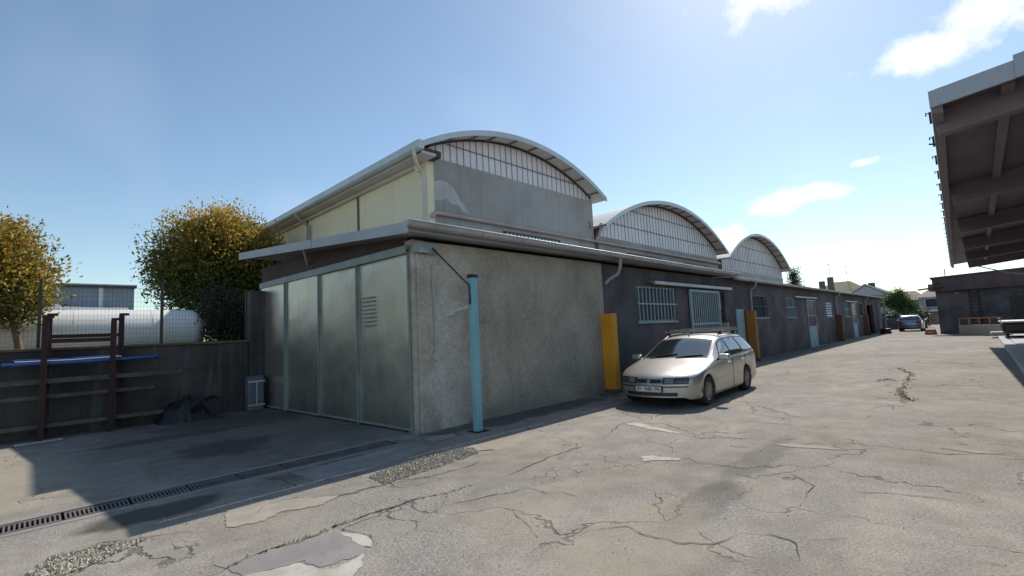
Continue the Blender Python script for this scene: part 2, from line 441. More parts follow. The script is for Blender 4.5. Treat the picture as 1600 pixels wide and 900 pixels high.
M['pale_patch'] = wear('pale_cement_patch', (.50, .465, .41), (.38, .345, .295), 5, .92, bump=.4, bscale=60, spots=.4, sc=(.3, .27, .23))
M['tan_patch'] = wear('dusty_tan_patch', (.36, .315, .25), (.29, .26, .215), 4, .93, bump=.5, bscale=70, spots=.5, sc=(.22, .2, .17))
M['new_patch'] = wear('asphalt_patch', (.23, .215, .20), (.29, .27, .25), 3, .93, bump=.6, bscale=90, spots=.3, sc=(.13, .12, .11))
M['stone'] = wear('loose_stone', (.52, .46, .36), (.36, .32, .255), 20, .9, bump=.3)
M['iron'] = wear('cast_iron_grate', (.15, .125, .12), (.21, .175, .16), 5, .65, .4, bump=.25)
M['channel'] = wear('drain_channel', (.03, .028, .025), (.05, .045, .04), 5, .95)
def mk_leaf(name, lo, hi, young, trans=.35):
    t = NT(name)
    a = t.n('ShaderNodeAttribute', attribute_name='tint')
    s = t.n('ShaderNodeSeparateColor'); t.l(a.outputs['Color'], s.inputs[0])
    c = t.mix(s.outputs[0], lo, hi)
    c = t.mix(s.outputs[1], c, young)
    t.done(c, .45)
    tr = t.n('ShaderNodeBsdfTranslucent'); t.l(c, tr.inputs[0])
    mx = t.n('ShaderNodeMixShader'); mx.inputs[0].default_value = trans
    t.l(t.b.outputs[0], mx.inputs[1]); t.l(tr.outputs[0], mx.inputs[2])
    t.l(mx.outputs[0], t.t.nodes['Material Output'].inputs['Surface'])
    return t.m
M['leaf_red'] = mk_leaf('red_tip_leaf', (.055, .09, .02), (.20, .23, .05), (.66, .41, .07), .5)
M['leaf_green'] = mk_leaf('green_leaf', (.03, .07, .015), (.08, .14, .03), (.12, .17, .04))
M['leaf_dark'] = mk_leaf('dark_leaf', (.012, .022, .009), (.03, .05, .016), (.05, .06, .02), .15)
M['grass'] = wear('weed_grass', (.10, .14, .035), (.16, .17, .055), 8, .8)
# ---------------------------------------------------------------- ground
DX0, DX1, DY0, DY1 = -6.0, 3.98, 6.44, 6.80
g = MB()
xs = [-900, DX0, DX1, 900]; ys = [-900, DY0, DY1, 900]
for i in range(3):
    for j in range(3):
        if i == 1 and j == 1: continue
        g.add([(xs[i], ys[j], 0), (xs[i + 1], ys[j], 0), (xs[i + 1], ys[j + 1], 0), (xs[i], ys[j + 1], 0)], [(0, 1, 2, 3)])
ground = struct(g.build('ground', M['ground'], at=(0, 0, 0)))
CR = {
'A': [(1.9, 4.14), (2.24, 4.17), (2.45, 4.11), (2.7, 4.13), (3.05, 4.04), (3.45, 4.0), (3.86, 3.94), (4.37, 4.01), (4.89, 4.05), (5.54, 4.01), (6.26, 4.16), (6.85, 4.4), (7.11, 4.38)],
'C': [(2.24, 4.2), (2.28, 4.41), (2.24, 4.66)],
'D': [(1.96, 6.4), (2.15, 6.07), (2.11, 5.24), (2.55, 5.17), (2.87, 4.99), (3.17, 4.66), (3.67, 4.59), (4.14, 4.65)],
'E': [(2.77, 3.77), (2.95, 3.71), (3.25, 3.61), (3.43, 3.49), (3.63, 3.45), (3.64, 3.17), (3.75, 3.12), (3.76, 2.99), (3.69, 2.66)],
'F': [(2.32, 2.4), (2.53, 2.38), (2.7, 2.4), (2.91, 2.39), (3.2, 2.37), (3.44, 2.19), (3.36, 1.98), (3.37, 1.72), (3.57, 1.49), (3.77, 1.46)],
'G': [(5.03, 5.07), (5.23, 4.62), (5.38, 4.11), (5.54, 4.01)],
'H': [(9.98, 3.64), (10.18, 2.73), (10.36, 1.9), (10.35, 1.47), (10.93, 1.11)],
'I': [(13.11, 1.67), (12.86, 0.95), (12.75, 0.49)],
'J': [(12.59, 1.31), (11.44, 1.08), (11.34, 0.77), (11.43, 0.29), (11.62, -0.38)],
'K': [(8.12, 2.99), (8.14, 2.33), (8.21, 1.77), (9.12, 1.48)],
'L': [(9.81, 3.28), (9.13, 2.5), (8.4, 1.81), (8.01, 1.14)],
'M': [(8.0, 0.23), (8.1, 0.02), (8.04, -0.21), (8.1, -.8)],
'N': [(7.38, 0.11), (7.39, -0.04), (7.46, -0.19), (7.5, -.7)],
'O': [(3.81, 1.48), (3.94, 1.27), (3.92, 1.1), (3.61, 1.01)],
'P': [(4.0, 1.04), (4.2, 0.83), (4.35, 0.58), (4.37, 0.44), (4.41, 0.29), (4.34, 0.16), (4.33, -0.04), (4.3, -.4)],
'Q': [(7.11, 4.38), (7.32, 3.92), (6.98, 3.43), (6.78, 2.78), (6.84, 2.14), (7.35, 1.89)],
'R': [(6.17, 2.54), (6.43, 2.39), (6.44, 2.13)],
'S': [(5.24, 2.57), (5.33, 2.32), (5.58, 2.1)],
'T': [(3.05, 4.04), (2.77, 3.77)],
'U': [(5.61, 1.56), (5.3, 1.29), (4.69, 1.28), (4.44, 1.24)],
'V': [(5.34, 1.0), (5.48, 0.69), (5.55, 0.43), (5.56, 0.27)],
'X': [(3.08, 3.15), (2.88, 2.74), (2.77, 2.5)],
'Y': [(0.1, 5.07), (0.32, 5.24), (0.45, 5.44), (0.89, 5.19), (1.28, 4.83), (1.72, 5.2), (2.11, 5.24)],
'a': [(7.11, 4.38), (8.1, 4.2), (9.0, 3.9)], 'b': [(6.84, 2.14), (7.4, 1.2), (7.3, .4), (7.9, -.3)], 'c': [(14, 4.5), (15.5, 4.2), (17.5, 4.6), (20, 4.3)],
'd': [(16.5, 3.9), (17, 2.7), (16.6, 1.8), (17.2, .6)], 'e': [(21, 3.8), (21.4, 2.6), (21, 1.5)], 'f': [(1.9, 4.14), (2.0, 3.7), (1.9, 3.5)],
}
MOSS = {'B': [(.6, 3.9), (0.99, 4.0), (1.22, 4.11), (1.46, 4.11), (1.76, 4.11), (1.9, 4.14)], 'Z': [(2.0, 4.96), (2.3, 4.86), (2.6, 4.86), (2.9, 4.76), (3.3, 4.72)],
        'g': [(11.31, 1.0), (11.84, 1.19), (12.58, 1.33), (14.12, 1.35), (16.37, 1.43), (18.22, 1.88)]}
rng = random.Random(9)
def ribbon(pts, w0, z, jit=.010, step=.05):
    """an uneven strip along a polyline"""
    P = []
    for a, b in zip(pts[:-1], pts[1:]):
        n = max(1, int(math.dist(a, b) / step))
        for k in range(n): P.append((a[0] + (b[0] - a[0]) * k / n, a[1] + (b[1] - a[1]) * k / n))
    P.append(pts[-1])
    o = [0, 0]; rows = []
    for i, p in enumerate(P):
        o = [o[0] * .75 + rng.gauss(0, jit), o[1] * .75 + rng.gauss(0, jit)]
        q = P[min(i + 1, len(P) - 1)]; r0 = P[max(i - 1, 0)]
        d = Vector((q[0] - r0[0], q[1] - r0[1])); d = d.normalized() if d.length else Vector((1, 0))
        nn = Vector((-d.y, d.x))
        e = min(1, i / 4, (len(P) - 1 - i) / 4) * .9 + .1
        gap = max(.12, min(1, .75 + .9 * math.sin(i * .13 + pts[0][0] * 7) + rng.gauss(0, .25)))
        w = w0 * e * gap * rng.uniform(.35, 1.3) * .5
        rows.append([(p[0] + o[0] + nn.x * w, p[1] + o[1] + nn.y * w, z), (p[0] + o[0] - nn.x * w, p[1] + o[1] - nn.y * w, z)])
    return MB().grid(rows)
for k, pl in CR.items():
    dist = math.hypot(*pl[0])
    m = ribbon(pl, .007 + .0010 * dist + (.008 if k in 'AJ' else 0), .006, .009 if dist < 8 else .02)
    m.build('crack', M['crack'], ground)
for k, pl in MOSS.items():
    ribbon(pl, .05 if k != 'g' else .07, .0045, .016).build('moss_joint', M['moss'], ground)
def patch(poly, z, jit=.03, step=.05):
    P = []
    for a, b in zip(poly, poly[1:] + poly[:1]):
        n = max(1, int(math.dist(a, b) / step))
        for k in range(n):
            P.append((a[0] + (b[0] - a[0]) * k / n + rng.gauss(0, jit), a[1] + (b[1] - a[1]) * k / n + rng.gauss(0, jit)))
    m = MB(); m.add([(x, y, z) for x, y in P], [tuple(range(len(P)))])
    return m
PALE = [[(1.10, 3.80), (1.43, 3.69), (1.47, 3.54), (1.49, 3.46), (1.56, 3.40), (1.70, 3.42), (1.81, 3.46), (1.70, 3.27), (1.45, 3.11), (1.04, 3.6)],
        [(1.87, 3.97), (1.96, 3.84), (1.98, 3.66), (1.90, 3.50), (1.86, 3.62), (1.87, 3.8)],
        [(1.38, 5.38), (1.68, 5.46), (2.0, 5.13), (2.3, 4.89), (2.05, 4.77), (1.74, 4.91), (1.48, 4.8), (1.27, 4.88)],
        [(4.40, 5.60), (4.72, 5.58), (4.5, 5.18), (4.54, 4.93), (4.28, 5.13), (4.06, 5.34)],
        [(5.32, 3.14), (5.45, 3.05), (5.44, 2.9), (5.54, 2.68), (5.41, 2.72), (5.33, 2.85), (5.17, 3.01)],
        [(6.94, 4.35), (7.21, 4.27), (7.03, 3.93), (6.9, 3.55), (6.76, 3.24), (6.74, 3.45), (6.83, 3.92)],
        [(6.80, 2.05), (6.93, 1.88), (7.0, 1.5), (6.94, 1.26), (6.86, 1.48), (6.74, 1.85)],
        [(2.9, 6.05), (3.5, 6.0), (3.95, 6.25), (3.6, 6.3), (3.1, 6.22)], [(7.6, .5), (7.66, .2), (7.6, -.1), (7.52, .2)], [(4.35, 6.1), (4.8, 6.0), (4.9, 6.3), (4.4, 6.42)]]
for i, p in enumerate(PALE):
    patch(p, .0052, .006 if i in (0, 1) else .012, .035).build('cement_patch', M['pale_patch' if i in (0, 1, 4, 5) else 'tan_patch'], ground)
patch([(1.0, 4.2), (1.9, 4.0), (1.92, 3.6), (1.8, 3.45), (1.5, 3.5), (1.47, 3.7), (1.1, 3.8)], .0035, .012).build('asphalt_patch', M['new_patch'], ground)
patch([(2.3, 6.2), (4.2, 6.35), (4.1, 5.75), (2.9, 5.45), (2.35, 5.6)], .0035, .02).build('asphalt_patch', M['new_patch'], ground)
# loose gravel: nobody could count it
def stones(name, polys, n, smin, smax, mat):
    r = np.random.default_rng(5)
    V = []; F = []
    base = np.array([(1, 0, 0), (-.5, .87, 0), (-.5, -.87, 0), (0, 0, .9), (0, 0, -.9)])
    tri = [(0, 1, 3), (1, 2, 3), (2, 0, 3), (1, 0, 4), (2, 1, 4), (0, 2, 4)]
    c = 0
    while c < n:
        x, y = polys(r)
        s = r.uniform(smin, smax) * (1 + .8 * r.random() ** 4)
        a = r.uniform(0, 6.28)
        q = base * s * r.uniform(.6, 1.2, 3)
        q = np.c_[q[:, 0] * math.cos(a) - q[:, 1] * math.sin(a), q[:, 0] * math.sin(a) + q[:, 1] * math.cos(a), q[:, 2]] + r.normal(0, s * .15, (5, 3))
        b = len(V)
        V += [(p[0] + x, p[1] + y, p[2] + .004 + s * .3) for p in q]
        F += [tuple(i + b for i in t) for t in tri]
        c += 1
    m = MB(); m.v = V; m.f = F
    o = m.build(name, mat, at=(0, 0, 0))
    return o
def inpoly(x, y, P):
    c = False
    for (x0, y0), (x1, y1) in zip(P, P[1:] + P[:1]):
        if (y0 > y) != (y1 > y) and x < (x1 - x0) * (y - y0) / (y1 - y0) + x0: c = not c
    return c
GR1 = [(2.83, 5.26), (3.48, 5.4), (4.15, 5.45), (4.45, 5.26), (4.3, 4.98), (3.7, 4.88), (3.21, 4.85), (2.79, 4.84)]
GR2 = [(0.04, 5.15), (0.2, 5.4), (0.46, 5.36), (0.75, 5.2), (0.41, 4.96), (0.16, 4.85)]
def pick(P):
    x0, x1 = min(p[0] for p in P), max(p[0] for p in P); y0, y1 = min(p[1] for p in P), max(p[1] for p in P)
    def f(r):
        while True:
            x, y = r.uniform(x0, x1), r.uniform(y0, y1)
            if inpoly(x, y, P): return x, y
    return f
tag(stones('gravel', pick(GR1), 2600, .006, .016, M['stone']), 'strip of loose tan gravel filling a hole near the building corner', 'gravel', kind='stuff')
tag(stones('gravel', pick(GR2), 1100, .006, .016, M['stone']), 'small spill of pale gravel below the drain grate', 'gravel', kind='stuff')
def yard(r):
    while True:
        d = 2.8 + 14 * r.random() ** 1.7; a = r.uniform(R(-5), R(92))
        x, y = d * math.cos(a), d * math.sin(a)
        if y < 6.3 or (x < 4 and y < 12.8 and y > 7): return x, y
tag(stones('grit', yard, 1700, .0015, .0055, M['stone']), 'scattered small stones and grit over the asphalt yard', 'grit', kind='stuff')
tag(stones('debris', yard, 60, .002, .006, M['crack']), 'scattered dark crumbs of broken asphalt over the yard', 'debris', kind='stuff')
# weeds in the joints
def tufts(name, line, n, h, spread, label):
    r = np.random.default_rng(8)
    m = MB()
    for _ in range(n):
        i = r.integers(0, len(line) - 1); f = r.random()
        x = line[i][0] + (line[i + 1][0] - line[i][0]) * f + r.normal(0, spread); y = line[i][1] + (line[i + 1][1] - line[i][1]) * f + r.normal(0, spread)
        for _ in range(5):
            a = r.uniform(0, 6.28); L = h * r.uniform(.4, 1.2); w = .004 + .003 * r.random()
            dx, dy = math.cos(a), math.sin(a)
            lean = r.uniform(.3, 1.1) * L
            m.add([(x - dy * w, y + dx * w, .003), (x + dy * w, y - dx * w, .003), (x + dx * lean, y + dy * lean, L * .7)], [(0, 1, 2)])
    return tag(m.build(name, M['grass'], at=(0, 0, 0), fix=False), label, 'weeds', kind='stuff')
tufts('weeds', MOSS['g'], 170, .05, .05, 'green weeds growing along the winding crack in mid yard')
tufts('weeds', [(14.31, 1.91), (14.95, 1.8), (14.58, 1.57)], 40, .05, .05, 'small separate patch of weeds left of the winding weed line')
tufts('weeds', MOSS['B'] + CR['A'][:6], 90, .025, .012, 'sparse weeds along the near mossy joint')
tufts('weeds', [(10.5, 6.45), (14, 6.6), (19, 6.6), (30, 6.6), (50, 6.5)], 160, .09, .05, 'dry weeds along the foot of the dark wall')

# ---------------------------------------------------------------- drain
dr = thing('drain_channel', (0, 6.62, 0), 'long slotted iron drain grate crossing the yard entrance', 'drain')
m = MB()
m.box(DX0, DX1, DY0, DY0 + .03, -.2, .003).box(DX0, DX1, DY1 - .03, DY1, -.2, .003).box(DX0, DX1, DY0 + .03, DY1 - .03, -.22, -.18)
m.box(DX0, DX0 + .02, DY0 + .03, DY1 - .03, -.18, 0).box(DX1 - .02, DX1, DY0 + .03, DY1 - .03, -.18, 0)
m.build('channel', M['channel'], dr)
m = MB().box(DX0, DX1, DY0 - .10, DY0 - .001, -.05, .004).box(DX0, DX1, DY1 + .001, DY1 + .10, -.05, .004)
m.build('concrete_edge', M['new_patch'], dr)
gm = MB()
gw = .497
gm.box(0, gw, .033, .075, -.03, .002).box(0, gw, DY1 - DY0 - .075, DY1 - DY0 - .033, -.03, .002)
for k in range(15):
    x = k * (gw - .016) / 14
    gm.box(x, x + .016, .075, DY1 - DY0 - .075, -.03, .001)
gme = gm.mesh('grate', M['iron'])
for k in range(19):
    o = link_mesh('grate', gme, dr)
    o.location = (DX0 + .025 + k * .5230 - 0, DY0 - 6.62, rng.uniform(-.003, .002))
    o.rotation_euler = (rng.gauss(0, .004), rng.gauss(0, .003), 0)

# ---------------------------------------------------------------- raised ground behind the retaining wall
tg = MB(); tg.box(-400, 3.9, 13.42, 800, -.5, 1.42)
struct(tg.build('terrace_ground', M['soil'], at=(0, 0, 0)))

# ---------------------------------------------------------------- low warehouse
LB = thing('low_warehouse', (4.6, 6.75, 0), 'long low flat-roofed warehouse, grey plaster end then dark painted wall, gutter along its edge', 'warehouse')
ZT = 3.22
MB().box(4.62, 10.2, 6.75, 7.0, -.3, ZT + .03).build('plaster_wall', M['rough_plaster'], LB, bevel=.015)
def wall_open(x0, x1, z0, z1, y0, y1, ops):
    m = MB(); x = x0
    for (a, b, c, d) in sorted(ops):
        if a > x: m.box(x, a, y0, y1, z0, z1)
        if c > z0: m.box(a, b, y0, y1, z0, c)
        if d < z1: m.box(a, b, y0, y1, d, z1)
        x = b
    if x < x1: m.box(x, x1, y0, y1, z0, z1)
    return m
OPS = [(11.9, 14.25, 1.72, 2.74), (15.2, 18.35, 0, 2.70), (19.35, 20.2, 0, 2.12), (21.3, 23.3, 1.72, 2.70), (26.3, 27.75, 1.70, 2.70), (30.2, 32.0, 0, 2.66), (34.9, 36.6, 1.65, 2.55),
       (40.4, 41.9, 1.6, 2.6), (43.1, 44.8, 0, 2.6), (46.3, 48.0, 1.6, 2.6), (50, 53.2, 0, 2.5)]
wall_open(10.2, 58, -.3, ZT + .02, 6.78, 7.03, OPS).build('dark_wall', M['dark_paint'], LB)
MB().box(10.0, 58, 9.0, 9.1, -.1, 3.0).build('inner_wall', M['dark_paint'], LB)
MB().box(57.8, 58, 7.03, 9.9, -.3, ZT).build('end_wall', M['dark_paint'], LB)
def barred_window(x0, x1, z0, z1, nb, bars='bar_blue', mid=True, glass='dark_pane', slats=0):
    f = MB()
    t = .045; y0, y1 = 6.80, 6.87
    f.box(x0, x1, y0, y1, z0, z0 + t).box(x0, x1, y0, y1, z1 - t, z1).box(x0, x0 + t, y0, y1, z0 + t, z1 - t).box(x1 - t, x1, y0, y1, z0 + t, z1 - t)
    w = f.build('window', M['bar_blue'], LB)
    MB().box(x0 + t, x1 - t, 6.90, 6.915, z0 + t, z1 - t).build('pane', M[glass], w)
    MB().box(x0 - .04, x1 + .04, 6.73, 6.80, z0 - .05, z0 + .002).build('sill', M['bar_blue'], w, bevel=.006)
    for k in range(nb):
        x = x0 + (x1 - x0) * (k + .5) / nb
        MB().box(x - .016, x + .016, 6.765, 6.79, z0 + .005, z1 - .01).build('bar', M[bars], w)
    if mid: MB().box(x0 - .05, x1 + .05, 6.745, 6.764, (z0 + z1) / 2 - .02, (z0 + z1) / 2 + .02).build('cross_bar', M[bars], w)
    for k in range(slats):
        z = z0 + (z1 - z0) * (k + .5) / slats
        MB().obox((x0 + .03, 6.785, z - .05), (1, 0, 0), (0, .5, .86), (0, -.86, .5), x1 - x0 - .06, .1, .012).build('slat', M['white'], w)
    return w
barred_window(11.9, 14.25, 1.72, 2.74, 11)
barred_window(21.3, 23.3, 1.72, 2.70, 7, 'dark_steel')
barred_window(26.3, 27.75, 1.70, 2.70, 6)
barred_window(34.9, 36.6, 1.65, 2.55, 0, mid=False, slats=6)
barred_window(40.4, 41.9, 1.6, 2.6, 5)
barred_window(46.3, 48.0, 1.6, 2.6, 5, 'dark_steel')
# sliding grille door with its rail
d = MB()
d.box(15.22, 15.30, 6.70, 6.76, .05, 2.74).box(17.6, 17.68, 6.70, 6.76, .05, 2.74).box(15.3, 17.6, 6.70, 6.76, 2.66, 2.74).box(15.3, 17.6, 6.70, 6.76, .05, .13).box(15.3, 17.6, 6.70, 6.76, 1.55, 1.62)
gd = d.build('grille_door', M['teal_pale'], LB)
for k in range(14):
    x = 15.3 + 2.3 * (k + .5) / 14
    MB().box(x - .018, x + .018, 6.715, 6.74, .13, 2.66).build('bar', M['bar_blue'], gd)
MB().box(15.3, 17.6, 6.765, 6.775, .13, 2.66).build('pane', M['dark_pane'], gd)
rl = MB().box(12.7, 18.75, 6.60, 6.70, 2.80, 2.90).box(12.7, 18.75, 6.70, 6.78, 2.86, 2.90)
rl.build('door_rail', M['zinc'], LB, bevel=.01)
MB().box(17.72, 18.0, 6.79, 6.85, 2.1, 2.68).build('pale_panel', M['bluegrey'], LB)
# plain blue door leaf beside the orange pillar
bd = MB().box(19.38, 20.17, 6.74, 6.79, .02, 2.10).build('blue_door', M['teal_pale'], LB, bevel=.006)
MB().tube([(20.08, 6.70, .98), (20.08, 6.70, 1.12)], .015).build('handle', M['steel'], bd)
def half_glazed(x0, x1, zt, zmid, rail):
    f = MB().box(x0, x0 + .07, 6.74, 6.80, .03, zt).box(x1 - .07, x1, 6.74, 6.80, .03, zt).box(x0 + .07, x1 - .07, 6.74, 6.80, zt - .08, zt).box(x0 + .07, x1 - .07, 6.74, 6.80, zmid - .04, zmid + .04)
    f.box(x0 + .07, x1 - .07, 6.74, 6.80, 1.72, 1.77)
    o = f.build('door', M['bar_blue'], LB)
    MB().box(x0 + .07, x1 - .07, 6.755, 6.785, .03, zmid - .04).build('lower_panel', M['teal_pale'], o)
    MB().box(x0 + .07, x1 - .07, 6.765, 6.78, zmid + .04, 1.72).build('pane', M['dark_pane'], o)
    MB().box(x0 + .07, x1 - .07, 6.765, 6.78, 1.77, zt - .08).build('pane', M['glass'], o)
    MB().tube([(x1 - .04, 6.70, 1.0), (x1 - .04, 6.70, 1.35)], .014).build('handle', M['white'], o)
    MB().box(x0 - .05, x1 + .05, 6.66, 6.80, -.1, .025).build('threshold', M['concrete_pale'], o)
    MB().box(rail, x1 + .1, 6.62, 6.70, zt + .06, zt + .14).build('rail', M['zinc'], o)
half_glazed(30.2, 32.0, 2.64, 1.12, 27.6)
half_glazed(43.1, 44.8, 2.58, 1.05, 40.6)
def pillar(x0, x1, y0, zt, mat):
    o = MB().box(x0, x1, y0, 6.775, -.1, zt).build('pillar', M[mat], LB, bevel=.012)
    MB().box(x0 - .01, x1 + .01, y0 - .01, 6.77, -.1, .10).build('pillar_foot', M['dark_paint'], o)
pillar(10.03, 10.25, 6.43, 1.95, 'yellow')
pillar(17.85, 17.98, 6.55, 1.58, 'beige')
pillar(20.42, 20.62, 6.42, 2.02, 'orange')
pillar(37.3, 37.55, 6.42, 1.75, 'old_orange')
pillar(47.9, 48.1, 6.45, 1.7, 'old_orange')
# roof: two overhanging sheets, the near one higher
def slab(c, th, name, mat, parent):
    """c: top corners counter-clockwise"""
    n = len(c)
    mm = MB().add([p for p in c] + [(p[0], p[1], p[2] - th) for p in c], [tuple(range(n)), tuple(reversed(range(n, 2 * n)))] + [(i, n + i, n + (i + 1) % n, (i + 1) % n) for i in range(n)])
    return mm.build(name, mat, parent)
def rz_(y): return 3.40 + .078 * (y - 6.4)
roof = slab([(4.15, 6.42, rz_(6.42)), (18.75, 6.42, rz_(6.42)), (18.75, 9.98, rz_(9.98)), (7.17, 9.98, rz_(9.98)), (7.17, 13.6, rz_(13.6)), (3.83, 13.6, rz_(13.6))], .10, 'roof', M['fascia_grey'], LB)
slab([(18.78, 6.55, 3.30), (58.2, 6.55, 3.24), (58.2, 9.98, 3.5), (18.78, 9.98, 3.56)], .09, 'roof', M['roof_brown'], LB)
# end fascia in two lapped lengths
for (ya, yb, e) in ((6.30, 9.62, .0), (9.58, 13.66, .012)):
    xa = 4.15 - .0455 * (ya - 6.4) - .03 - e; xb = 4.15 - .0455 * (yb - 6.4) - .03 - e
    za, zb_ = rz_(ya), rz_(yb)
    mm = MB().add([(xa, ya, za - .15), (xb, yb, zb_ - .15), (xb, yb, zb_ + .03), (xa, ya, za + .03), (xa + .028, ya, za - .15), (xb + .028, yb, zb_ - .15), (xb + .028, yb, zb_ + .03), (xa + .028, ya, za + .03)],
                  [(0, 1, 2, 3), (7, 6, 5, 4), (0, 4, 5, 1), (3, 2, 6, 7), (0, 3, 7, 4), (1, 5, 6, 2)])
    mm.build('fascia', M['fascia_grey'], LB)
def gutter(x0, x1, y, z, r, dz, name='gutter'):
    rows = []
    for x, zz in ((x0, z), (x1, z + dz)):
        row = []
        for k in range(11):
            a = math.pi * k / 10
            row.append((x, y - r * math.cos(a), zz - r * math.sin(a)))
        row += [(x, y - r * math.cos(math.pi * k / 10) * .9, zz - r * math.sin(math.pi * k / 10) * .9 + .002) for k in range(10, -1, -1)]
        row.append(row[0])
        rows.append(row)
    o = MB().grid(rows).build(name, M['zinc'], LB, smooth=60)
    MB().tube([(x0, y - r, z + .004), (x1, y - r, z + dz + .004)], .014, 6).build('bead', M['zinc'], o, smooth=True)
    for xx in (x0, x1):
        zz = z if xx == x0 else z + dz
        MB().prism([(y - r * math.cos(math.pi * k / 10), zz - r * math.sin(math.pi * k / 10)) for k in range(11)], 'x', xx - .004, xx + .004).build('end_cap', M['zinc'], o)
    n = int((x1 - x0) / 1.0)
    for k in range(n):
        f = (k + .5) / n; xx = x0 + (x1 - x0) * f; zz = z + dz * f
        mm = MB()
        for i in range(8):
            a0 = math.pi * i / 8; a1 = math.pi * (i + 1) / 8
            mm.bar((xx, y - (r + .004) * math.cos(a0), zz - (r + .004) * math.sin(a0)), (xx, y - (r + .004) * math.cos(a1), zz - (r + .004) * math.sin(a1)), .025, .004, (1, 0, 0))
        mm.build('bracket', M['zinc'], o)
gutter(4.12, 18.75, 6.32, 3.44, .095, -.05)
gutter(18.8, 58.1, 6.47, 3.27, .08, -.03)
def pipe(pts, r, mat, parent, name='downpipe'):
    o = MB().tube(pts, r, 10).build(name, M[mat], parent, smooth=True)
    return o
pipe([(10.45, 6.34, 3.34), (10.45, 6.36, 3.12), (10.42, 6.42, 2.95), (10.3, 6.62, 2.82), (10.26, 6.70, 2.72)], .045, 'grey_pipe', LB)
for x in (21.05, 37.6, 49.0, 55.8):
    pipe([(x, 6.47, 3.2), (x, 6.48, 3.06), (x, 6.70, 2.88), (x, 6.71, 2.7), (x, 6.71, .25)], .045, 'grey_pipe', LB)
pipe([(56.2, 6.3, 2.9), (56.2, 6.3, .1)], .06, 'concrete_pale', LB, 'standpipe')
# end wall with the four-leaf sheet-metal sliding door; this front stands slightly askew
P0 = Vector((4.58, 6.80, 0)); D = Vector((-.0455, .99896, 0)); NN = Vector((-.99896, -.0455, 0)); Z = Vector((0, 0, 1))
FL = 6.5
def fbox(u0, u1, n0, n1, z0, z1, mb=None):
    mb = mb or MB()
    return mb.obox(P0 + D * u0 + NN * n0 + Z * z0, D, NN, Z, u1 - u0, n1 - n0, z1 - z0)
fbox(.26, FL + .3, -.30, -.05, 3.02, 3.62).build('lintel_wall', M['brown_paint'], LB)
fbox(.0, .25, -.24, .02, -.3, 3.28).build('corner_pier', M['rough_plaster'], LB, bevel=.02)
fbox(FL, FL + .3, -.30, -.04, -.3, 3.0).build('end_pier', M['concrete'], LB)
MB().box(7.0, 7.1, 7.2, 13.4, -.2, 3.3).build('inner_wall', M['dark_paint'], LB)
sd = fbox(.06, FL + .02, .045, .115, 3.10, 3.17).build('door_rail', M['frame_green'], LB)
fbox(.06, FL, .116, .125, 3.03, 3.16).build('rail_cover', M['frame_green'], sd)
for i in range(4):
    u0 = .10 + i * 1.60; u1 = u0 + 1.585; off = .05 if i < 2 else .085
    leaf = MB()
    fbox(u0, u0 + .025, off - .02, off + .025, .04, 3.07, leaf); fbox(u1 - .025, u1, off - .02, off + .025, .04, 3.07, leaf)
    fbox(u0 + .025, u1 - .025, off - .02, off + .025, .04, .075, leaf); fbox(u0 + .025, u1 - .025, off - .02, off + .025, 3.035, 3.07, leaf)
    L_ = leaf.build('door_leaf', M['frame_green'], LB, bevel=.004)
    # the sheet: faint oil-canning
    rows = []
    for a in range(13):
        row = []
        for b in range(25):
            u = u0 + .025 + (u1 - u0 - .05) * a / 12; z = .075 + 2.96 * b / 24
            w = .0035 * math.sin(a * .9 + i * 2) * math.sin(b * .55 + i) + .0025 * math.sin(b * 1.3 + a * .5 + i * 3)
            row.append(P0 + D * u + NN * (off + .005 + w) + Z * z)
        rows.append(row)
    MB().grid(rows).build('sheet', M['galv'], L_, smooth=60)
    if i == 0:
        for k in range(8):
            z = 1.86 + k * .075
            lv = MB()
            lv.obox(P0 + D * (u0 + 1.02) + NN * (off + .014) + Z * z, D, (NN * .7 - Z * .7).normalized(), (NN * .7 + Z * .7).normalized(), .46, .035, .005)
            lv.build('louvre', M['galv'], L_)
    if i in (1, 3): fbox(u0 + .02, u0 + .06, off + .026, off + .06, .02, 3.06).build('stile', M['frame_green'], L_)
    fbox(u0 + .2, u0 + .24, off - .01, off + .01, .0, .05).build('guide', M['steel'], L_)
# fittings on the plaster
cb = MB().box(4.50, 4.98, 6.66, 6.745, 3.02, 3.21)
cb.build('corner_plate', M['frame_green'], LB, bevel=.008)
MB().lathe([(0, -.0), (.10, 0), (.11, .04), (.08, .1), (0, .12)], (4.68, 6.70, 3.02), 'z', 12).build('knob', M['concrete_pale'], LB, smooth=True)
cd = pipe([(4.90, 6.70, 2.84), (4.90, 6.725, 2.80), (4.93, 6.725, 1.30)], .016, 'concrete_pale', LB, 'conduit')
MB().box(4.88, 4.98, 6.68, 6.748, 1.18, 1.31).build('junction_box', M['concrete_pale'], cd, bevel=.008)
MB().tube([(3.98, 10.0, rz_(10) - .12), (4.45, 10.9, 3.36)], .025, 8).build('strut', M['white'], LB)

